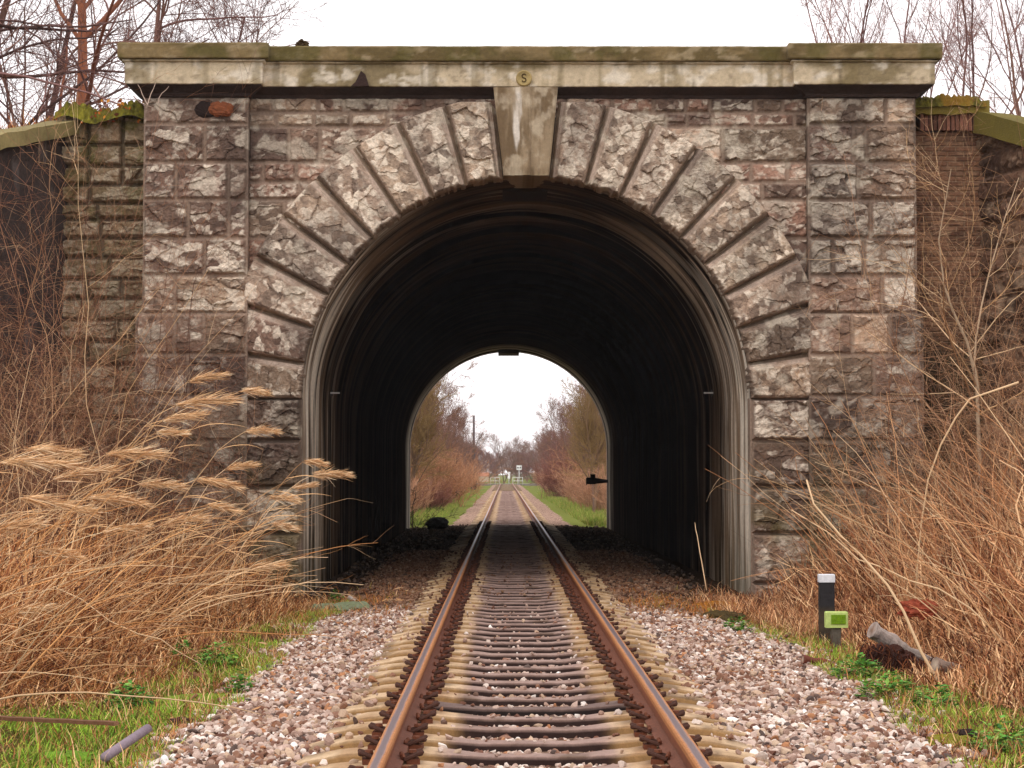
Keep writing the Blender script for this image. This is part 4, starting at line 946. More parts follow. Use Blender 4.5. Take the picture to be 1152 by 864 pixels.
shrub(BA(75, 64, 5.2, 1.4, TB, nch=(12, 6), up=-.7), -10, 21.6, 'brown bramble arching in from the left edge')
shrub(BA(76, 34, 4.8, 1.3, CB, nch=(8, 4), up=-.6, wind=(.5, 0, 0)), 60, 20.5, 'pale arching canes standing in front of the brown tangle at left')
shrub(BA(77, 50, 1.9, 1.9, RB, nch=(10, 5)), 120, 21.6, 'low brown undergrowth bush behind the reeds')
shrub(BA(84, 50, 2.2, 1.9, RB, nch=(12, 5)), 30, 20.2, 'low dark undergrowth bush behind the reeds at the left edge')
shrub(BA(78, 60, 5.4, 1.1, TB, nch=(12, 6), up=-.5), 1125, 23.4, 'tall tan bush of bare twigs in front of the dark right wing wall')
shrub(BA(79, 14, 3.6, .8, CB, nch=(8, 4), up=-.5, wind=(-.4, 0, 0)), 1075, 24.2, 'pale bare bush spreading in front of the brick wall')
shrub(BA(80, 44, 3.6, 1.1, TB, nch=(11, 6), up=-.6, wind=(-.3, 0, 0)), 1165, 20.6, 'tan bush leaning in from the right edge')
shrub(BA(81, 44, 2.2, 1.4, TB, nch=(10, 5)), 1050, 23.8, 'knee-high tan bramble at the foot of the right pilaster')
shrub(BA(82, 40, 1.0, .8, RB, nch=(10, 5)), 960, 23.8, 'low brown bramble beside the right jamb of the arch')
shrub(BA(83, 18, 5.6, .6, [lin(150, 118, 96), lin(120, 88, 70)], nch=(8, 6), up=-.2), 1125, 24.3, 'thin upright bush reaching above the mossy right wing wall')
# pale sapling in front of the brick wall
P = np.array([[at(px, py, 23.0)[:] for px, py in [(1108, 560), (1100, 470), (1099, 430), (1088, 385), (1072, 350), (1062, 320), (1056, 270), (1070, 190)]],
              [at(px, py, 23.0)[:] for px, py in [(1099, 430), (1096, 410), (1098, 380), (1104, 345), (1112, 310), (1122, 275), (1132, 240), (1146, 200)]]])
r2 = np.random.RandomState(12); base = Vector(P[0, 0]); base.z = float(gz(base.x, 23)); P[0, 0, 2] = base.z; o = empty('pale_sapling', base, 'pale forked sapling in front of the brick wall at right', 'sapling')
b1 = MB(); R = np.array([np.linspace(.026, .005, 8), np.linspace(.015, .004, 8)]); addtubes(b1, P - np.array(base[:]), R, 7, [lin(190, 164, 136)], r2); obj('trunk', b1.me('trunk', True), M_PLANT, o)
P2, R2 = sprout(P - np.array(base[:]), R, 14, .15, 1, 46, .36, .5, 8, .12, .15, r2, .004); b2 = MB(); addtubes(b2, P2, R2, 4, CB, r2); P3, R3 = sprout(P2, R2, 7, .1, 1, 46, .45, .6, 5, .14, .1, r2, .0028); addtubes(b2, P3, R3, 3, CB, r2); obj('twigs', b2.me('twigs', True), M_PLANT, o)
# ------------------------------------------------------------------ dry grass, stalks, green growth
def blades(b, x, y, H, lean, wdt, pal, rng, K=6, droop=.6, wob=.07, z=None):
    M = len(x); z = gz(x, y) if z is None else z
    D0 = np.stack([lean[0] + rng.normal(size=M) * .28, lean[1] + rng.normal(size=M) * .28, np.ones(M)], -1)
    P = walk(np.stack([x, y, z - .03], -1), D0, H, K, wob, -droop, rng); a = rng.uniform(-.9, .9, M); side = np.stack([np.cos(a), np.sin(a), np.zeros(M)], -1)
    Wd = wdt[:, None] * np.array([.8] + [1] * (K - 3) + [.7, .12])[None] if K > 3 else wdt[:, None] * np.linspace(1, .1, K)[None]
    V, Fq, idx = ribbons(P, Wd, side); c = np.array(pal)[rng.randint(len(pal), size=M)] * rng.uniform(.7, 1.25, (M, 1)); b.add(V, Fq, c[idx])
M_GRASS = attr_mat('grass_blade', .75, amt=0, spec=.2)
DRY = [lin(222, 166, 110), lin(200, 140, 88), lin(172, 112, 68), lin(240, 196, 144), lin(136, 82, 50), lin(88, 50, 34)]
def edge_l(y): return -3.15 - .75 * ss(18, 12, y) + .55 * ss(20, 25, y) + .35 * (vn(y * .8, y * 0, s=700) - .5)
rg2 = np.random.RandomState(201); b = MB()
N = 22000; y = rg2.uniform(11.5, 25.2, N); x = edge_l(y) - rg2.exponential(1.3, N) + .15; k_ = x > -7.5; x, y = x[k_], y[k_]
dep = ss(0, 1.4, edge_l(y) - x); clump = fbm(x * 1.6, y * 1.6, s=703); H = (.22 + 1.15 * dep) * rg2.uniform(.35, 1.15, len(x)) * (.6 + .8 * clump); H = np.minimum(H, np.maximum(1.35, 0))
blades(b, x, y, H, (.36, 0), rg2.uniform(.0015, .0075, len(x)), DRY, rg2, 8, 1.1, .20)
k_ = rg2.rand(len(x)) < .6; blades(b, x[k_], y[k_], H[k_] * .6, (.1, 0), rg2.uniform(.002, .004, k_.sum()), DRY, rg2, 8, 1.8, .36)
x = edge_l(y) - rg2.exponential(.9, len(y)) + .35; k_ = (rg2.rand(len(x)) < .5) & (x > -7.5); x, y = x[k_], y[k_]
blades(b, x, y, rg2.uniform(.08, .35, len(x)), (.3, -.1), rg2.uniform(.002, .004, len(x)), DRY[1:], rg2, 5, 1.8, .2)
tag(obj('dry_grass', b.me('dry_grass'), M_GRASS), 'thick tan dry grass filling the bank left of the track', 'dry grass', kind='stuff')
def edge_r(y): return 3.35 + .45 * ss(16, 12, y) - .55 * ss(20, 25, y) + .3 * (vn(y * .8, y * 0, s=710) - .5)
b = MB(); N = 15000; y = rg2.uniform(11.5, 25.2, N); x = edge_r(y) + rg2.exponential(1.1, N) - .1; k_ = x < 7.5; x, y = x[k_], y[k_]
DRYR = [lin(216, 160, 114), lin(190, 134, 92), lin(152, 96, 64), lin(240, 194, 146), lin(96, 56, 38)]
dep = ss(0, 2.3, x - edge_r(y)) * ss(11, 17, y); H = (.22 + 1.8 * dep) * rg2.uniform(.45, 1.15, len(x)) * (.55 + .8 * fbm(x * 1.4, y * 1.4, s=713))
blades(b, x, y, H, (-.10, 0), rg2.uniform(.0015, .008, len(x)), DRYR, rg2, 9, .7, .20)
k_ = rg2.rand(len(x)) < .8; blades(b, x[k_], y[k_], H[k_] * .55, (0, 0), rg2.uniform(.002, .004, k_.sum()), DRYR, rg2, 8, 1.6, .34)
y = rg2.uniform(20, 25.4, 5000); x = edge_r(y) - .5 + rg2.exponential(.7, 5000); blades(b, x, y, rg2.uniform(.1, .4, 5000), (0, -.1), rg2.uniform(.002, .004, 5000), DRYR, rg2, 5, 1.6, .2)
tag(obj('dry_stalks', b.me('dry_stalks'), M_GRASS), 'mass of upright tan dry stalks on the bank right of the track', 'dry stalks', kind='stuff')
# thin branching stalks: more woody, on the right
def strays(n, xr, yr, H, wind, seed, lab, pal, r0=.0045):
    r = np.random.RandomState(seed); b = MB(); x = r.uniform(*xr, n); y = r.uniform(*yr, n)
    P = walk(np.stack([x, y, gz(x, y)], -1), np.stack([r.normal(size=n) * .3 + wind, r.normal(size=n) * .2, np.ones(n)], -1), r.uniform(*H, n), 10, .08, -.5, r, (wind, 0, 0)); R = taper(r0 * r.uniform(.6, 1.3, n), 10, .3)
    addtubes(b, P, R, 5, pal, r); P2, R2 = sprout(P, R, 3, .3, 1, 35, .25, .6, 6, .12, -.2, r, .002); addtubes(b, P2, R2, 3, pal, r)
    tag(obj('loose_stalks', b.me('loose_stalks', True), M_PLANT), lab, 'dry stalks', kind='stuff')
strays(230, (-6.5, -3.6), (13, 24), (1.2, 2.5), .7, 301, 'thin straw-coloured stalks crossing the grass at left', CB + DRY[:2], .007)
strays(230, (3.9, 7.0), (14.5, 24), (1.2, 2.9), -.3, 302, 'thin pale stalks crossing the thicket at right', CB + DRYR[:2], .007)
# bent pale cane crossing the right thicket
for k_, (pts, Y_, rr, lab) in enumerate([
    ([(1085, 812), (1062, 775), (1040, 735), (1022, 690), (1005, 660), (975, 625), (955, 605), (925, 568), (918, 540)], 15.8, .014, 'long pale bent cane leaning left in front of the log'),
    ([(1150, 742), (1118, 708), (1095, 685), (1062, 664), (1030, 655), (1000, 640), (975, 632), (940, 600), (900, 575)], 16.6, .010, 'pale cane bending across the thicket right of the log'),
    ([(1146, 430), (1118, 440), (1095, 448), (1080, 470), (1065, 500), (1052, 540), (1046, 590), (1043, 640), (1040, 700)], 18.5, .011, 'pale hooked cane with a curled top at the right edge'),
    ([(795, 664), (793, 650), (791, 635), (789, 622), (788, 612), (787, 603), (786, 597), (786, 592), (786, 589)], 24.6, .008, 'single thin straw cane standing at the right side of the tunnel mouth'),
    ([(0, 640), (60, 645), (120, 655), (180, 658), (230, 659), (270, 660), (300, 662), (330, 660), (352, 655)], 19.0, .007, 'long straw stem lying sideways across the grass at left'),
    ([(60, 660), (90, 675), (120, 700), (150, 715), (175, 722), (190, 735), (205, 745), (215, 752), (222, 760)], 16.5, .007, 'thin yellow stem bending down over the dry grass at left')]):
    P = np.array([at(px, py, Y_)[:] for px, py in pts]); P[:, 1] += np.linspace(0, .5, 9); o = P[0].copy()
    b = MB(); b.tube(P - o, np.linspace(rr, rr * .5, 9), 6, CB[0]); tag(obj('dry_cane', b.me('dry_cane', True), M_PLANT, None, tuple(o)), lab, 'cane')
# reeds with plumes
REED = [lin(234, 196, 150), lin(216, 172, 124), lin(244, 214, 176), lin(196, 150, 108)]
def reed(tip, basex, seed, lab, grp, big=1.0):
    r = np.random.RandomState(seed); Y_ = tip.y; z0 = float(gz(basex, Y_)); o = empty('reed', (basex, Y_, z0), lab, 'reed', grp)
    e = np.array([tip.x - basex, r.uniform(-.2, .2), tip.z - z0]); t = np.linspace(0, 1, 12)[:, None]
    P = e * t; P[:, 0] = e[0] * (t[:, 0] ** 1.5); P[:, 2] = e[2] * (1 - (1 - t[:, 0]) ** 1.35); P += np.array([.02, .01, 0]) * r.normal(size=(12, 1)) * .5
    b = MB(); addtubes(b, P[None], taper([.006], 12, .5), 5, REED, r)
    n = 4; i = r.randint(3, 10, n); D0 = np.tile([1.0, 0, .5], (n, 1)) + r.normal(size=(n, 3)) * .25; Pl = walk(P[i], D0, r.uniform(.3, .7, n), 7, .05, -.7, r)
    V, Fq, idx = ribbons(Pl, np.full((n, 7), .006) * np.array([.6, 1, 1, 1, .8, .5, .1]), norm(np.array([[0, .8, .6]] * n))); b.add(V, Fq, REED[1]); obj('stem', b.me('stem', True), M_PLANT, o)
    m = int(r.uniform(200, 320)); s_ = r.uniform(0, 1, m); ax = np.array([1.0, r.uniform(-.3, .3), r.uniform(-.12, .32)]); L = .42 * big * r.uniform(.8, 1.15)
    P0 = P[-1] + ax * (s_ * L)[:, None] - np.array([0, 0, .14 * L]) * (s_ ** 2)[:, None] + r.normal(size=(m, 3)) * .012; D0 = ax + r.normal(size=(m, 3)) * np.array([.05, .22, .22]) + np.array([0, 0, .05])
    Ph = walk(P0, D0, L * .55 * r.uniform(.35, 1.2, m) * (1.1 - .5 * s_), 5, .05, -.22, r)
    a = r.uniform(0, 3.14, m); V, Fq, idx = ribbons(Ph, np.full((m, 5), .0030) * np.array([.5, 1, 1, .7, .2]), np.stack([np.zeros(m), np.cos(a), np.sin(a)], -1))
    c = np.array(REED)[r.randint(4, size=m)] * r.uniform(.85, 1.2, (m, 1)); b = MB(); b.add(V, Fq, c[idx]); obj('plume', b.me('plume'), M_GRASS, o); return o
spec = [(120, 512, 19.5, 'feathery reed plume in front of the brown tangle, left of the pilaster', 1.2), (0, 520, 17.5, 'broad feathery reed plume at the left edge', 1.5), (25, 505, 18.5, 'reed plume just right of the one at the left edge', 1.2),
        (213, 430, 21.5, 'highest reed plume, in front of the left pilaster', .9), (272, 440, 21.5, 'high reed plume overlapping the left jamb blocks, right of the highest one', .8), (198, 457, 20.8, 'long reed plume just below the highest one', 1.4),
        (182, 474, 20.3, 'reed plume below the long one at the left pilaster', 1.1), (275, 485, 21.0, 'reed plume across the left jamb blocks, at mid height', .8), (170, 486, 20.0, 'smaller reed plume low in front of the left pilaster', .8), (345, 519, 21.0, 'short reed plume tip reaching the pale tunnel edge', .6),
        (255, 528, 20.5, 'drooping reed plume over the lower left jamb', .7), (350, 535, 21.2, 'reed tip farthest to the right, against the dark tunnel', .8), (282, 641, 19.0, 'low reed plume lying sideways at the foot of the left jamb', .7), (-10, 695, 14.5, 'low reed plume poking in at the left edge near the ground', .7),
        (232, 568, 20.0, None, .8), (300, 560, 20.5, None, .7), (60, 540, 18.0, None, 1.2), (90, 560, 18.5, None, 1.1), (150, 545, 19.2, None, 1.0), (20, 560, 17.0, None, 1.2), (180, 590, 18.8, None, .8), (110, 600, 17.8, None, .9), (-20, 600, 16.6, None, 1.1), (40, 620, 16.8, None, 1.0), (215, 540, 20.0, None, .9), (300, 590, 20.3, None, .6), (325, 550, 21.0, None, .6)]
for i, (px, py, Y_, lab, bg) in enumerate(spec):
    t_ = at(px, py, Y_); t_.y = Y_ + .01 * i; reed(t_, t_.x - (.7 + .5 * ((i * 37) % 10) / 10) * (1.0 + .3 * (py < 480)), 800 + i, lab or 'tan reed with a wind-swept plume among the lower reeds at left', 'wind-swept reeds' , bg)
# green grass, moss and leafy weeds
GRN = [lin(146, 184, 54), lin(170, 194, 68), lin(116, 160, 50), lin(184, 184, 88), lin(128, 140, 54)]
def green(n, xf, yr, hr, seed, pal, thr=.42, ns=1.0):
    r = np.random.RandomState(seed); y = r.uniform(*yr, n); x = xf(y, r); k_ = fbm(x * 1.2 * ns, y * 1.2 * ns, s=seed) > thr; x, y = x[k_], y[k_]; b = MB()
    blades(b, x, y, r.uniform(*hr, len(x)), (0, 0), r.uniform(.002, .0045, len(x)), pal, r, 4, .9, .15); return b
b = green(60000, lambda y, r: -bed_edge(y, -1) + .12 - r.exponential(.62, len(y)), (9, 25.0), (.03, .13), 401, GRN, .38)
tag(obj('green_grass', b.me('green_grass'), M_GRASS), 'short bright green grass along the left edge of the stones', 'grass', kind='stuff')
b = green(45000, lambda y, r: bed_edge(y, 1) - .12 + r.exponential(.5, len(y)), (9, 24.0), (.03, .12), 402, GRN, .38)
tag(obj('green_grass', b.me('green_grass'), M_GRASS), 'short green grass and moss along the right edge of the stones', 'grass', kind='stuff')
b = green(9000, lambda y, r: -bed_edge(y, -1) + .1 - r.exponential(1.0, len(y)), (9.5, 25), (.05, .22), 403, DRY[1:], .3); V2 = green(9000, lambda y, r: bed_edge(y, 1) - .1 + r.exponential(.9, len(y)), (9.5, 25), (.05, .22), 404, DRY[1:], .3)
tag(obj('straw_litter', b.me('straw_litter'), M_GRASS), 'dry straw scattered in the green grass left of the stones', 'straw', kind='stuff'); tag(obj('straw_litter', V2.me('straw_litter'), M_GRASS), 'dry straw scattered in the green grass right of the stones', 'straw', kind='stuff')
r = np.random.RandomState(405); n = 16000; y = r.uniform(21.6, D + 1.0, n); sg = r.choice([-1, 1], n); x = sg * r.uniform(.95, 3.0, n); k_ = (fbm(x * 1.6, y * 1.6, s=406) > .40) & (np.abs(y - 23.3) < r.exponential(1.1, n)); b = MB(); x, y = x[k_], y[k_]
blades(b, x, y, r.uniform(.05, .17, len(x)) * ss(.9, 1.5, np.abs(x)), (0, 0), r.uniform(.002, .004, len(x)), [lin(190, 118, 52), lin(166, 98, 44), lin(200, 140, 84), lin(140, 120, 50)], r, 4, 1.2, .2, z=gz(x, y) + .035)
tag(obj('rusty_moss_grass', b.me('rusty_moss_grass'), M_GRASS), 'orange-brown grass and moss across the tunnel mouth', 'grass', kind='stuff')
for (y0, y1, sd_) in ((62, 160, 407),):
    b = MB(); r = np.random.RandomState(sd_); n = 30000; y = r.uniform(y0, y1, n); sg = r.choice([-1, 1], n); x = sg * (2.45 + np.abs(r.normal(size=n)) * .75)
    blades(b, x, y, r.uniform(.1, .3, n), (0, 0), r.uniform(.006, .014, n), [lin(132, 156, 62), lin(156, 166, 80), lin(116, 138, 54), lin(176, 160, 96)], r, 3, .5, .1)
    tag(obj('verge_grass', b.me('verge_grass'), M_GRASS), 'bright green verges along the track beyond the tunnel', 'grass', kind='stuff')
def leafy(px, py, R0, n, seed, lab, cols=((84, 146, 58), (108, 164, 66), (138, 180, 84), (62, 112, 48), (120, 130, 60)), h=.22, ls=(.015, .04), name='leafy_weed', z=-.2):
    q = atz(px, py, z); z0 = float(gz(q.x, q.y)); r = np.random.RandomState(seed); V = []; Fq = []; C = []
    for i in range(n):
        a, rr = r.uniform(0, 6.28), R0 * math.sqrt(r.rand()); p = np.array([rr * math.cos(a), rr * math.sin(a) * .8, h * r.rand() * (1 - (rr / R0) ** 2 * .7) + .01]); s_ = r.uniform(*ls)
        d = norm(np.array([math.cos(a) + r.normal() * .6, math.sin(a) + r.normal() * .6, r.uniform(-.3, .6)])); w = norm(np.cross(d, [0, 0, 1.])) ; up = np.cross(w, d); k = len(V)
        V += [p - d * s_, p + w * s_ * .62 + up * s_ * .12, p + d * s_, p - w * s_ * .62 + up * s_ * .12, p - up * s_ * .1]; Fq += [(k, k + 1, k + 4, k + 4)[:3], (k + 1, k + 2, k + 4), (k + 2, k + 3, k + 4), (k + 3, k, k + 4)]; C += [lin(*cols[r.randint(len(cols))])] * 5
    b = MB(); b.add(V, np.array(Fq), np.array(C)); tag(obj(name, b.me(name), M_GRASS, None, (q.x, q.y, z0)), lab, 'weed')
for a in [(145, 800, .17, 260, 1, 'dark green leafy weed clump in the lower left grass'), (245, 752, .20, 240, 2, 'spread of green leaves beside the dry grass, left of the stones'), (205, 744, .10, 90, 3, 'small green weed tucked against the dry grass at left'), (270, 788, .10, 110, 4, 'small green weed at the left edge of the stones'),
          (965, 765, .22, 300, 5, 'green leafy weed clump right below the log'), (1000, 790, .25, 300, 6, 'dark green leafy weeds at the right edge of the stones'), (830, 712, .16, 160, 7, 'bright green weed patch by the right jamb'), (1125, 845, .22, 200, 8, 'green weed at the bottom right corner'), (1050, 800, .2, 160, 9, 'scattered green leaves in the dry stems at lower right'), (378, 684, .12, 130, 10, 'small green leafy weed by the foot of the left jamb'), (668, 590, .16, 90, 11, 'green weed at the far right mouth of the tunnel')]:
    leafy(*a)
for (px, py, s_, col, lab, sd_) in [(805, 686, (.42, .3, .10), (170, 112, 40), 'orange moss mound at the foot of the right jamb', 1), (812, 700, (.30, .3, .12), (72, 58, 30), 'dark brown moss mound below the orange one at the right jamb', 2), (940, 742, (.2, .2, .05), (120, 140, 40), 'green moss patch at the foot of the small marker', 3),
                                  (1072, 838, (.18, .16, .06), (120, 116, 28), 'yellow-green moss cushion near the bottom right', 4), (75, 850, (.25, .2, .05), (96, 130, 30), 'bright green moss cushion at the bottom left', 5), (225, 790, (.3, .3, .05), (118, 140, 40), 'mossy hump between the dry grass and the stones', 6)]:
    q = atz(px, py, -.2); z0 = float(gz(q.x, q.y)); tag(obj('moss_mound', lump('moss_mound', (0, 0, 0), s_, lin(*col), 60 + sd_, amp=.35, f=4, n=(40, 26)), M_MOSS, None, (q.x, q.y, z0)), lab, 'moss')

r = np.random.RandomState(455); n = 9000; x = r.uniform(-9.5, -5.3, n); y = D + r.uniform(.7, 3.0, n); b = MB()
blades(b, x, y, r.uniform(.1, .45, n), (0, 0), r.uniform(.003, .007, n), [lin(190, 116, 62), lin(168, 96, 54), lin(206, 150, 92), lin(150, 120, 50)], r, 5, 1.4, .3, z=np.full(n, 6.2) - .6 * ss(-6.3, -9, x))
tag(obj('dead_bracken', b.me('dead_bracken'), M_GRASS), 'orange-brown dead bracken along the top of the wall at the upper left', 'bracken', kind='stuff')
# ================================================================== SMALL THINGS
# black marker post with a white cap
q = atz(931, 730, -.2); q.y = 19.6; q = Vector((at(930, 700, 19.6).x, 19.6, float(gz(at(930, 700, 19.6).x, 19.6))))
o = empty('marker_post', q, 'black marker post with a white top, standing in the dry grass at right', 'marker post')
zt = at(930, 646, 19.6).z - q.z; zc = at(930, 655, 19.6).z - q.z
def rbox(b, x0, x1, y0, y1, z0, z1, col, bev=.006, jit=0.0):
    xs_ = [x0, x0 + bev, x1 - bev, x1]; 
    ring = [(x0 + bev, y0), (x1 - bev, y0), (x1, y0 + bev), (x1, y1 - bev), (x1 - bev, y1), (x0 + bev, y1), (x0, y1 - bev), (x0, y0 + bev)]
    V = []; zs = np.linspace(z0, z1 - bev, 14).tolist() + [z1]
    for k, z in enumerate(zs):
        s_ = 1 if k < 14 else 1 - 2 * bev / (x1 - x0)
        cx, cy = (x0 + x1) / 2, (y0 + y1) / 2
        for (x, y) in ring: V.append((cx + (x - cx) * s_, cy + (y - cy) * s_, z))
    V = np.array(V); V[:, :2] += jit * (fbm(V[:, 2] * 8, V[:, 0] * 30, s=5) - .5)[:, None]
    F4 = gridfaces(15, 8); w = np.array([(k * 8 + 7, k * 8, k * 8 + 8, k * 8 + 15) for k in range(14)]); t = np.array([(112, 113, 114, 115), (112, 115, 116, 119), (116, 117, 118, 119)])
    b.add(V, [F4, w, t], col)
b = MB(); rbox(b, -.075, .075, -.05, .05, -.1, zc, lin(44, 42, 44), jit=.006); c_ = b.C[0].copy(); low = b.V[0][:, 2] < zc * .62; c_[low] = mix(lin(82, 68, 52), lin(50, 44, 38), fbm(b.V[0][:, 0] * 20, b.V[0][:, 2] * 12, s=3))[low]; b.C[0] = c_
obj('post', b.me('post'), M_PLAIN, o)
b = MB(); rbox(b, -.08, .08, -.055, .055, zc + .001, zt, lin(224, 226, 232)); obj('white_cap', b.me('white_cap'), M_PLAIN, o)
# low green marker on a short post
x = at(940, 715, 18.9).x; q = Vector((x, 18.9, float(gz(x, 18.9)))); o = empty('green_marker', q, 'small yellow-green box marker on a short grey post, right of the track', 'marker')
z0, z1 = at(940, 706, 18.9).z - q.z, at(940, 688, 18.9).z - q.z
b = MB(); rbox(b, -.045, .05, -.03, .03, -.1, z0, lin(92, 84, 74), jit=.01); obj('post', b.me('post'), M_WOOD, o)
b = MB(); rbox(b, -.10, .115, -.05, .05, z0 + .001, z1, lin(188, 206, 124), .008); obj('box', b.me('box'), M_PLAIN, o)
b = MB(); zz = (z0 + z1) / 2; b.box(-.05, .09, -.058, -.051, zz - .04, zz + .05, lin(110, 146, 24)); obj('inset_panel', b.me('inset_panel'), M_MOSS, o)
# logs
def log(name, pts, Y_, rad, col, lab, rough=.3, ends=(188, 170, 150), seed=1, cat='log', dy=.6):
    P = np.array([at(px, py, Y_)[:] for px, py in pts]); P[:, 1] += np.linspace(0, dy, len(P)); t = np.linspace(0, 1, 24); Q = np.stack([np.interp(t, np.linspace(0, 1, len(P)), P[:, k]) for k in range(3)], -1); o0 = Q[0].copy()
    V, Fq, _ = tubes(Q[None] - o0, np.linspace(rad * 1.12, rad * .75, 24)[None], 16); ctr = np.repeat(Q - o0, 16, 0); g = (fbm(V[:, 0] * 9, V[:, 2] * 9, V[:, 1] * 9, s=seed) - .5) * rough * 2; V = ctr + (V - ctr) * (1 + g)[:, None]
    ai = np.tile(np.arange(16), 24); li_ = np.repeat(np.arange(24), 16); gr = vn(ai * .9, li_ * .16, s=seed + 5); c = np.asarray(col) * (.35 + .75 * gr + .5 * fbm(V[:, 0] * 14, V[:, 2] * 30, V[:, 1] * 10, s=seed + 3))[:, None]
    V = np.vstack([V, Q[0] - o0, Q[-1] - o0]); c = np.vstack([c, lin(*ends), lin(*ends)]); n = 24 * 16
    caps = np.array([(n, (i + 1) % 16, i) for i in range(16)] + [(n + 1, 23 * 16 + i, 23 * 16 + (i + 1) % 16) for i in range(16)])
    return tag(obj(name, mesh(name, V, [Fq, caps], c), M_WOOD, None, tuple(o0)), lab, cat)
lg = log('broken_log', [(981, 709), (1000, 720), (1020, 733), (1052, 750)], 16.95, .066, lin(158, 144, 136), 'pale grey weathered log end resting on a shaggy root ball, right of the track', .6, dy=.15, ends=(120, 92, 72))
b = MB(); r = np.random.RandomState(3); n = 800; q = at(1006, 738, 16.8); z0 = float(gz(q.x, 16.8))
P0 = np.stack([r.uniform(-.28, .30, n), r.uniform(-.12, .12, n), r.uniform(.05, .25, n)], -1); P0[:, 2] -= .42 * np.maximum(P0[:, 0] + .1, 0); P0[:, 2] = np.maximum(P0[:, 2], .04)
P = walk(P0, np.stack([r.normal(size=n) * .45, -np.ones(n) * .5 + r.normal(size=n) * .3, -np.ones(n)], -1), r.uniform(.08, .24, n), 6, .2, -.5, r); P[..., 2] = np.maximum(P[..., 2], 0)
addtubes(b, P, taper(np.full(n, .0065), 6, .4), 3, [lin(96, 52, 34), lin(70, 38, 28), lin(124, 74, 48), lin(52, 30, 24)], r)
me_ = lump('core', (-.06, 0, .10), (.20, .12, .13), lin(60, 34, 26), 9, amp=.5, f=4); V = np.array([v.co[:] for v in me_.vertices]); Fq = np.array([p.vertices[:] for p in me_.polygons if len(p.vertices) == 4]); b.add(V, Fq, lin(60, 34, 26))
tag(obj('root_ball', b.me('root_ball'), M_PLANT, None, (q.x, 16.8, z0)), 'shaggy dark brown root ball under the pale log', 'root ball')
log('fallen_log', [(1052, 748), (1072, 753), (1090, 762), (1108, 770)], 16.2, .055, lin(132, 112, 100), 'grey-brown log half buried in the dry stems, farthest right', .4, dy=.2)
log('rusty_branch', [(903, 742), (925, 745), (945, 751), (958, 753)], 17.0, .030, lin(112, 62, 48), 'short rust-brown branch lying in the grass at the foot of the green marker', .6, seed=8, cat='branch', dy=.1)
x = at(1036, 695, 18.4).x; o = obj('red_bark', lump('red_bark', (0, 0, .42), (.17, .06, .075), lin(150, 72, 50), 71, amp=.75, f=3.2, n=(36, 22)), M_WOOD, None, (x, 18.4, float(gz(x, 18.4)))); tag(o, 'red-brown chunk of bark caught in the dry stems behind the pale log', 'bark')
# bottom left: grey pipe and thin plank
q0 = atz(118, 858, -.14); q1 = atz(166, 829, -.10); b = MB(); L = (q1 - q0)
b.tube([(0, 0, .03), tuple(L + Vector((0, 0, .05)))], [.028, .028], 14, lin(142, 126, 136)); tag(obj('grey_pipe', b.me('grey_pipe', True), M_PLAIN, None, tuple(q0)), 'short mauve-grey pipe lying on the grass at the bottom left', 'pipe')
b = MB(); q0 = atz(-12, 818, -.12); q1 = atz(131, 825, -.12); L = q1 - q0; d = L.normalized(); s_ = Vector((-d.y, d.x, 0)) * .03; K = 12; V = []
for k in range(K):
    c_ = L * k / (K - 1) + Vector((0, 0, .05 + .002 * math.sin(k * 2.1)));
    for (a, z) in ((-1, 0), (1, 0), (1, .022), (-1, .022), (-1, 0)): V.append(tuple(c_ + s_ * a + Vector((0, 0, z))))
b.add(V, gridfaces(K, 5), lin(112, 78, 56)); b.add(V[:5] + V[-5:], np.array([(0, 1, 2, 3), (5, 6, 7, 8)]), lin(150, 110, 80)); tag(obj('thin_plank', b.me('thin_plank'), M_WOOD, None, tuple(q0)), 'thin brown plank lying in the grass at the lower left', 'plank')
def pebble(px, py, s, col, lab, sd_, z=-.13, name='stone', amp=.12):
    q = atz(px, py, z); zz = float(gz(q.x, q.y)); tag(obj(name, lump(name, (0, 0, s[2] * .6), s, lin(*col), sd_, amp=amp), M_PLAIN, None, (q.x, q.y, zz)), lab, 'stone')
pebble(185, 856, (.026, .026, .04), (250, 248, 245), 'bright white pebble at the bottom left edge of the stones', 1)
pebble(121, 834, (.05, .035, .028), (220, 206, 196), 'pale stone in the grass beside the thin plank', 2)
pebble(205, 806, (.10, .08, .035), (60, 36, 26), 'dark brown rotten lump in the moss beside the stones', 3, amp=.5)
pebble(222, 750, (.12, .05, .03), (130, 90, 62), 'brown broken stalk stump in the green patch at left', 4, amp=.5)
pebble(970, 775, (.10, .05, .02), (60, 44, 38), 'flat dark piece of slate on the right edge of the stones', 5, amp=.3)
pebble(1088, 822, (.07, .06, .05), (40, 26, 22), 'small dark clod in the grass near the bottom right', 6, amp=.5)
pebble(492, 600, (.32, .3, .22), (26, 22, 20), 'dark boulder silhouetted at the far left mouth of the tunnel', 7, z=-.25, amp=.3)
pebble(793, 571 + 29, (.0601, .05, .04), (226, 214, 204), 'pale stone on the ground at the far right mouth of the tunnel', 8, amp=.3) if False else None
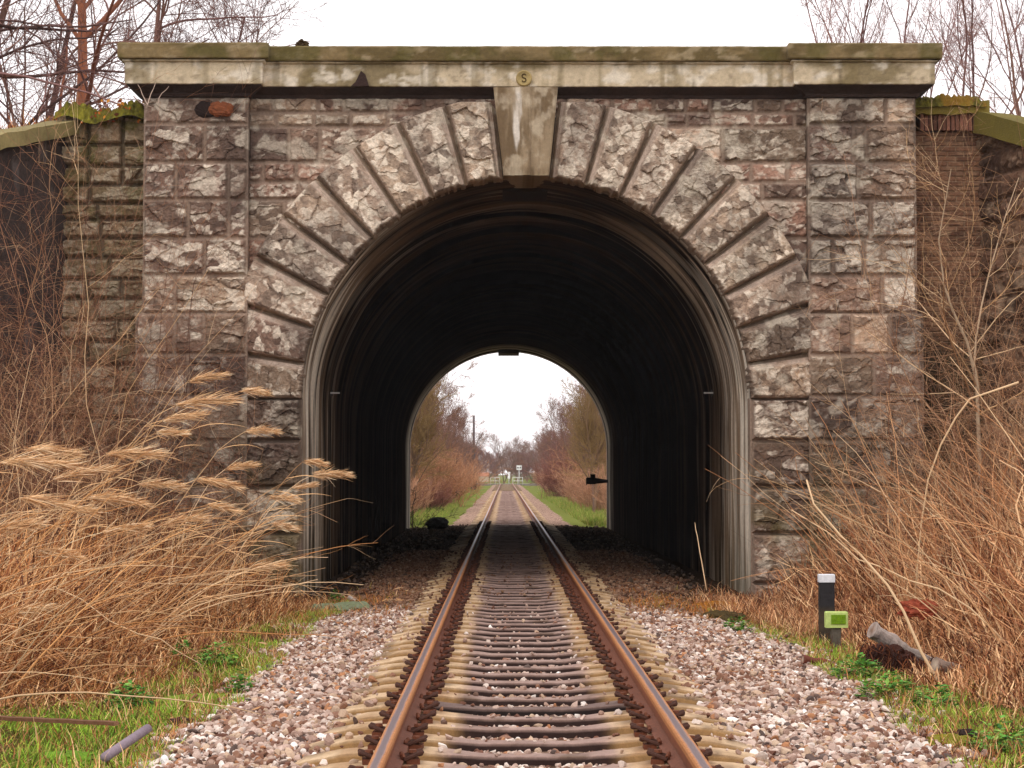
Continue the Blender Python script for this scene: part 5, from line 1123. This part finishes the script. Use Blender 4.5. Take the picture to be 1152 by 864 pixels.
# white stick and crumpled mottled plates by the left jamb
q = at(393, 666, 25.2); q2 = at(424, 674, 24.6); b = MB(); L = q2 - q; z0 = float(gz(q.x, q.y)); b.tube([(0, 0, .05), tuple(L * .5 + Vector((0, 0, -.01))), tuple(Vector((L.x, L.y, 0)) + Vector((0, 0, .02)))], [.035, .022, .014], 7, lin(206, 196, 186))
tag(obj('pale_stick', b.me('pale_stick', True), M_PLAIN, None, (q.x, q.y, z0 + .02)), 'pale bleached stick lying at the left side of the tunnel mouth', 'stick')
def plate(px, py, Y_, w, d, rz, tilt, lab, seed, cat='plate'):
    q = at(px, py, Y_); z0 = float(gz(q.x, Y_)); U, V_ = np.meshgrid(np.linspace(-1, 1, 16), np.linspace(-1, 1, 12)); m = 1 - .18 * vn(U * 2, V_ * 2, s=seed)
    X_ = U * w * m * (1 - .35 * V_ * V_); Y2 = V_ * d * m; Z_ = .05 + .05 * fbm(U * 1.6, V_ * 1.6, s=seed + 1) + tilt * Y2; T_ = .018
    top_ = np.stack([X_, Y2, Z_], -1).reshape(-1, 3); bot = top_ - np.array([0, 0, T_]); Fg = gridfaces(12, 16); n = 192
    edge = [i for i in range(16)] + [16 * k + 15 for k in range(1, 12)] + [176 + i for i in range(14, -1, -1)] + [16 * k for k in range(10, 0, -1)]
    sk_ = np.array([(edge[i], edge[(i + 1) % len(edge)], edge[(i + 1) % len(edge)] + n, edge[i] + n) for i in range(len(edge))])
    c = mix(lin(128, 132, 110), lin(96, 108, 70), fbm(U * 4, V_ * 4, s=seed + 2)).reshape(-1, 3); c = np.vstack([c, c * .3])
    o = obj('crumpled_sheet', mesh('crumpled_sheet', np.vstack([top_, bot]), [Fg, Fg + n, sk_], c), M_PLAIN, None, (q.x, Y_, z0)); o.rotation_euler[2] = rz; tag(o, lab, cat)
plate(365, 690, 23.6, .17, .12, .3, .4, 'mossy crumpled sheet by the left jamb, the left one of two', 1, 'sheet')
plate(397, 697, 23.2, .24, .13, -.15, .35, 'grey-green crumpled sheet by the left jamb, the right one of two', 2, 'sheet')
# silhouetted weed at the far left mouth
BPX[0] = (468, D2); ms = bramble(91, 9, 1.7, .25, [lin(50, 40, 32), lin(70, 54, 40)], nch=(8, 5), up=-.2, minr=.006, r0=.012); x = at(468, 560, D2 + .8).x
o = empty('far_weed', (x, D2 + .8, -.2), 'dark twiggy weed silhouetted at the far left mouth of the tunnel', 'weed'); obj('stem', ms[0], M_PLANT, o); obj('twigs', ms[1], M_PLANT, o)
# twigs hanging from the cornice at the left
P = np.array([[at(px, py, D - .5)[:] for px, py in [(166, 118), (163, 112), (160, 106), (158, 100), (155, 95)]], [at(px, py, D - .5)[:] for px, py in [(166, 118), (168, 111), (170, 105), (173, 99), (175, 93)]], [at(px, py, D - .5)[:] for px, py in [(150, 108), (154, 112), (159, 116), (166, 119), (172, 121)]], [at(px, py, D - .5)[:] for px, py in [(178, 116), (179, 110), (182, 105), (187, 101), (190, 97)]]])
b = MB(); addtubes(b, P, taper(np.full(4, .008), 5, .4), 5, [lin(200, 176, 160)], np.random.RandomState(1)); tag(obj('pale_twigs', b.me('pale_twigs', True), M_PLANT), 'few pale twigs sticking up at the left pilaster top, under the cornice', 'twigs')
# ------------------------------------------------------------------ level crossing and pole far away
YC = 262.0; zg = float(gz(0.0, YC))
b = MB(); b.box(-60, 60, YC - 3, YC + 3, -.25, .04, lin(128, 120, 114)); b.box(-60, 60, YC - 2.9, YC - 2.75, .04, .045, lin(210, 210, 205)); b.box(-60, 60, YC + 2.75, YC + 2.9, .04, .045, lin(210, 210, 205))
tag(obj('road', b.me('road'), M_PLAIN), kind='structure')
x = at(533, 530, 200).x; z0 = float(gz(x, 200)); zt = at(533, 468, 200).z - z0
o = empty('utility_pole', (x, 200, z0), 'tall dark pole standing left of the track beyond the tunnel', 'pole')
b = MB(); b.tube([(0, 0, -.1), (0, 0, zt)], [.15, .11], 10, lin(92, 78, 80)); obj('shaft', b.me('shaft', True), M_PLAIN, o)
for s_ in (-1, 1):
    b = MB(); b.box(s_ * .22 - .09, s_ * .22 + .09, -.12, .12, .1, .85, lin(48, 50, 46)); b.box(s_ * .22 - .05, s_ * .22 + .05, -.1, .1, -.1, .1, lin(48, 50, 46)); b.box(s_ * .22 - .05, s_ * .22 + .05, -.1, .1, .85, 1.0, lin(48, 50, 46)); obj('cabinet', b.me('cabinet'), M_PLAIN, o)
def sign_post(px, py0, py1, Y_, head, lab, cat, name):
    x = at(px, 530, Y_).x; z0 = float(gz(x, Y_)); h = at(px, py0, Y_).z - z0; o = empty(name, (x, Y_, z0), lab, cat); b = MB(); b.tube([(0, 0, -.1), (0, 0, h)], [.07, .07], 8, lin(196, 196, 196)); obj('post', b.me('post', True), M_PLAIN, o)
    if head:
        b = MB(); b.box(-.34, .34, -.13, -.08, h - .55, h + .05, lin(238, 240, 240)); obj('sign_panel', b.me('sign_panel'), M_PLAIN, o)
        for dx in (-.16, .16): b = MB(); b.tube([(dx, -.22, h - .25), (dx, -.14, h - .25)], [.09, .09], 12, lin(60, 56, 58)); obj('signal_lamp', b.me('signal_lamp'), M_PLAIN, o)
    else:
        b = MB(); b.box(-.16, .16, -.11, -.075, h - .9, h + .02, lin(240, 240, 240)); obj('sign_panel', b.me('sign_panel'), M_PLAIN, o)
sign_post(584, 524, 541, 258, True, 'white crossing signal with two dark lamps, right of the far end of the track', 'crossing signal', 'crossing_signal')
sign_post(572.5, 531, 541, 266, False, 'narrow white post at the level crossing, in line with the track', 'sign post', 'white_sign')
for (xa, xb, lab) in ((577, 588, 'pale low railing right of the track at the crossing'), (552, 562, 'pale low railing left of the track at the crossing')):
    x0, x1 = at(xa, 530, 257).x, at(xb, 530, 257).x; o = empty('railing', (x0, 257, 0), lab, 'railing'); b = MB()
    for z in (.45, .9): b.tube([(0, 0, z), (x1 - x0, 0, z)], [.045, .045], 6, lin(220, 220, 216))
    obj('rail', b.me('rail', True), M_PLAIN, o)
    for k in range(3): b = MB(); b.tube([((x1 - x0) * k / 2, 0, -.1), ((x1 - x0) * k / 2, 0, .95)], [.05, .05], 6, lin(200, 200, 196)); obj('post', b.me('post', True), M_PLAIN, o)
# small house far left behind the crossing
x = at(544, 530, 300).x; o = empty('small_house', (x, 300, .3), 'tiny house with an orange roof far behind the left verge', 'house')
b = MB(); b.box(-2.4, 2.4, -2, 2, -.5, 1.6, lin(214, 196, 176)); obj('wall', b.me('wall'), M_PLAIN, o)
b = MB(); b.add([(-2.7, -2.3, 1.601), (2.7, -2.3, 1.601), (2.7, 2.3, 1.601), (-2.7, 2.3, 1.601), (-2.7, 0, 3.0), (2.7, 0, 3.0)], [np.array([(0, 1, 5, 4), (2, 3, 4, 5), (0, 3, 2, 1)]), np.array([(0, 4, 3), (1, 2, 5)])], lin(184, 124, 96)); obj('roof', b.me('roof'), M_PLAIN, o); o.scale = (.32, .4, .42)
# air
hz_ = NT('haze_air'); hz_.t.nodes.remove(hz_.b); pv = hz_.n('ShaderNodeVolumePrincipled'); pv.inputs['Density'].default_value = .0003; pv.inputs['Color'].default_value = (.93, .9, .92, 1); pv.inputs['Anisotropy'].default_value = .2; hz_.l(pv.outputs[0], hz_.o.inputs['Volume'])
if HAZE:
    b = MB(); b.box(-960, 960, -80, 1560, -6, 40, (.8, .8, .8)); me_ = b.me('haze'); tag(obj('haze', me_, hz_.m), kind='stuff')

# ------------------------------------------------------------------ debris
for (px, py, L_, a, rr, col, lab) in [(870, 745, .55, 1.9, .007, (196, 164, 130), 'thin pale bent stick lying on the stones right of the track'), (905, 800, .5, .3, .006, (180, 150, 126), 'thin stick lying across the lower right stones'),
    (700, 662, .3, .2, .008, (150, 110, 80), 'short twig on the brown dirt at the tunnel mouth'), (470, 712, .25, 0, .012, (50, 36, 30), 'short dark twig on the stones left of the rail'), (300, 800, .3, 2.3, .006, (160, 120, 92), 'little brown twig on the lower left stones'),
    (560 - 345, 782, .35, 1.7, .012, (150, 110, 80), 'upright broken twig in the green patch at left')]:
    q = atz(px, py, -.12); z0 = float(gz(q.x, q.y)); t = np.linspace(0, 1, 9); P = np.stack([np.cos(a) * L_ * t + .03 * np.sin(t * 5), np.sin(a) * L_ * t * 1.5, .035 + .02 * np.sin(t * 7)], -1)
    b = MB(); b.tube(P, np.linspace(rr, rr * .5, 9), 6, lin(*col)); tag(obj('stick', b.me('stick', True), M_WOOD, None, (q.x, q.y, z0)), lab, 'stick')
r = np.random.RandomState(900); n = 900; x = r.uniform(-2.9, 2.9, n); y = r.uniform(9, D + 1, n); k_ = (np.abs(x) > 1.3) & (r.rand(n) < np.where(y > 20, 1, .35)); x, y = x[k_], y[k_]; n = len(x); b = MB()
a = r.uniform(0, 6.28, n); d = np.stack([np.cos(a), np.sin(a), r.uniform(-.2, .3, n)], -1); P = walk(np.stack([x, y, gz(x, y) + .045], -1), d, r.uniform(.04, .16, n), 4, .15, 0, r)
V, Fq, idx = ribbons(P, np.full((n, 4), .006) * np.array([.5, 1.4, 1.4, .4]), norm(np.stack([-np.sin(a), np.cos(a), r.normal(size=n) * .5], -1))); c = np.array([lin(150, 96, 56), lin(186, 140, 96), lin(96, 60, 40), lin(200, 160, 120)])[r.randint(4, size=n)]; b.add(V, Fq, c[idx])
tag(obj('leaf_litter', b.me('leaf_litter'), M_GRASS), 'dead brown leaves and straw scattered over the stones', 'litter', kind='stuff')
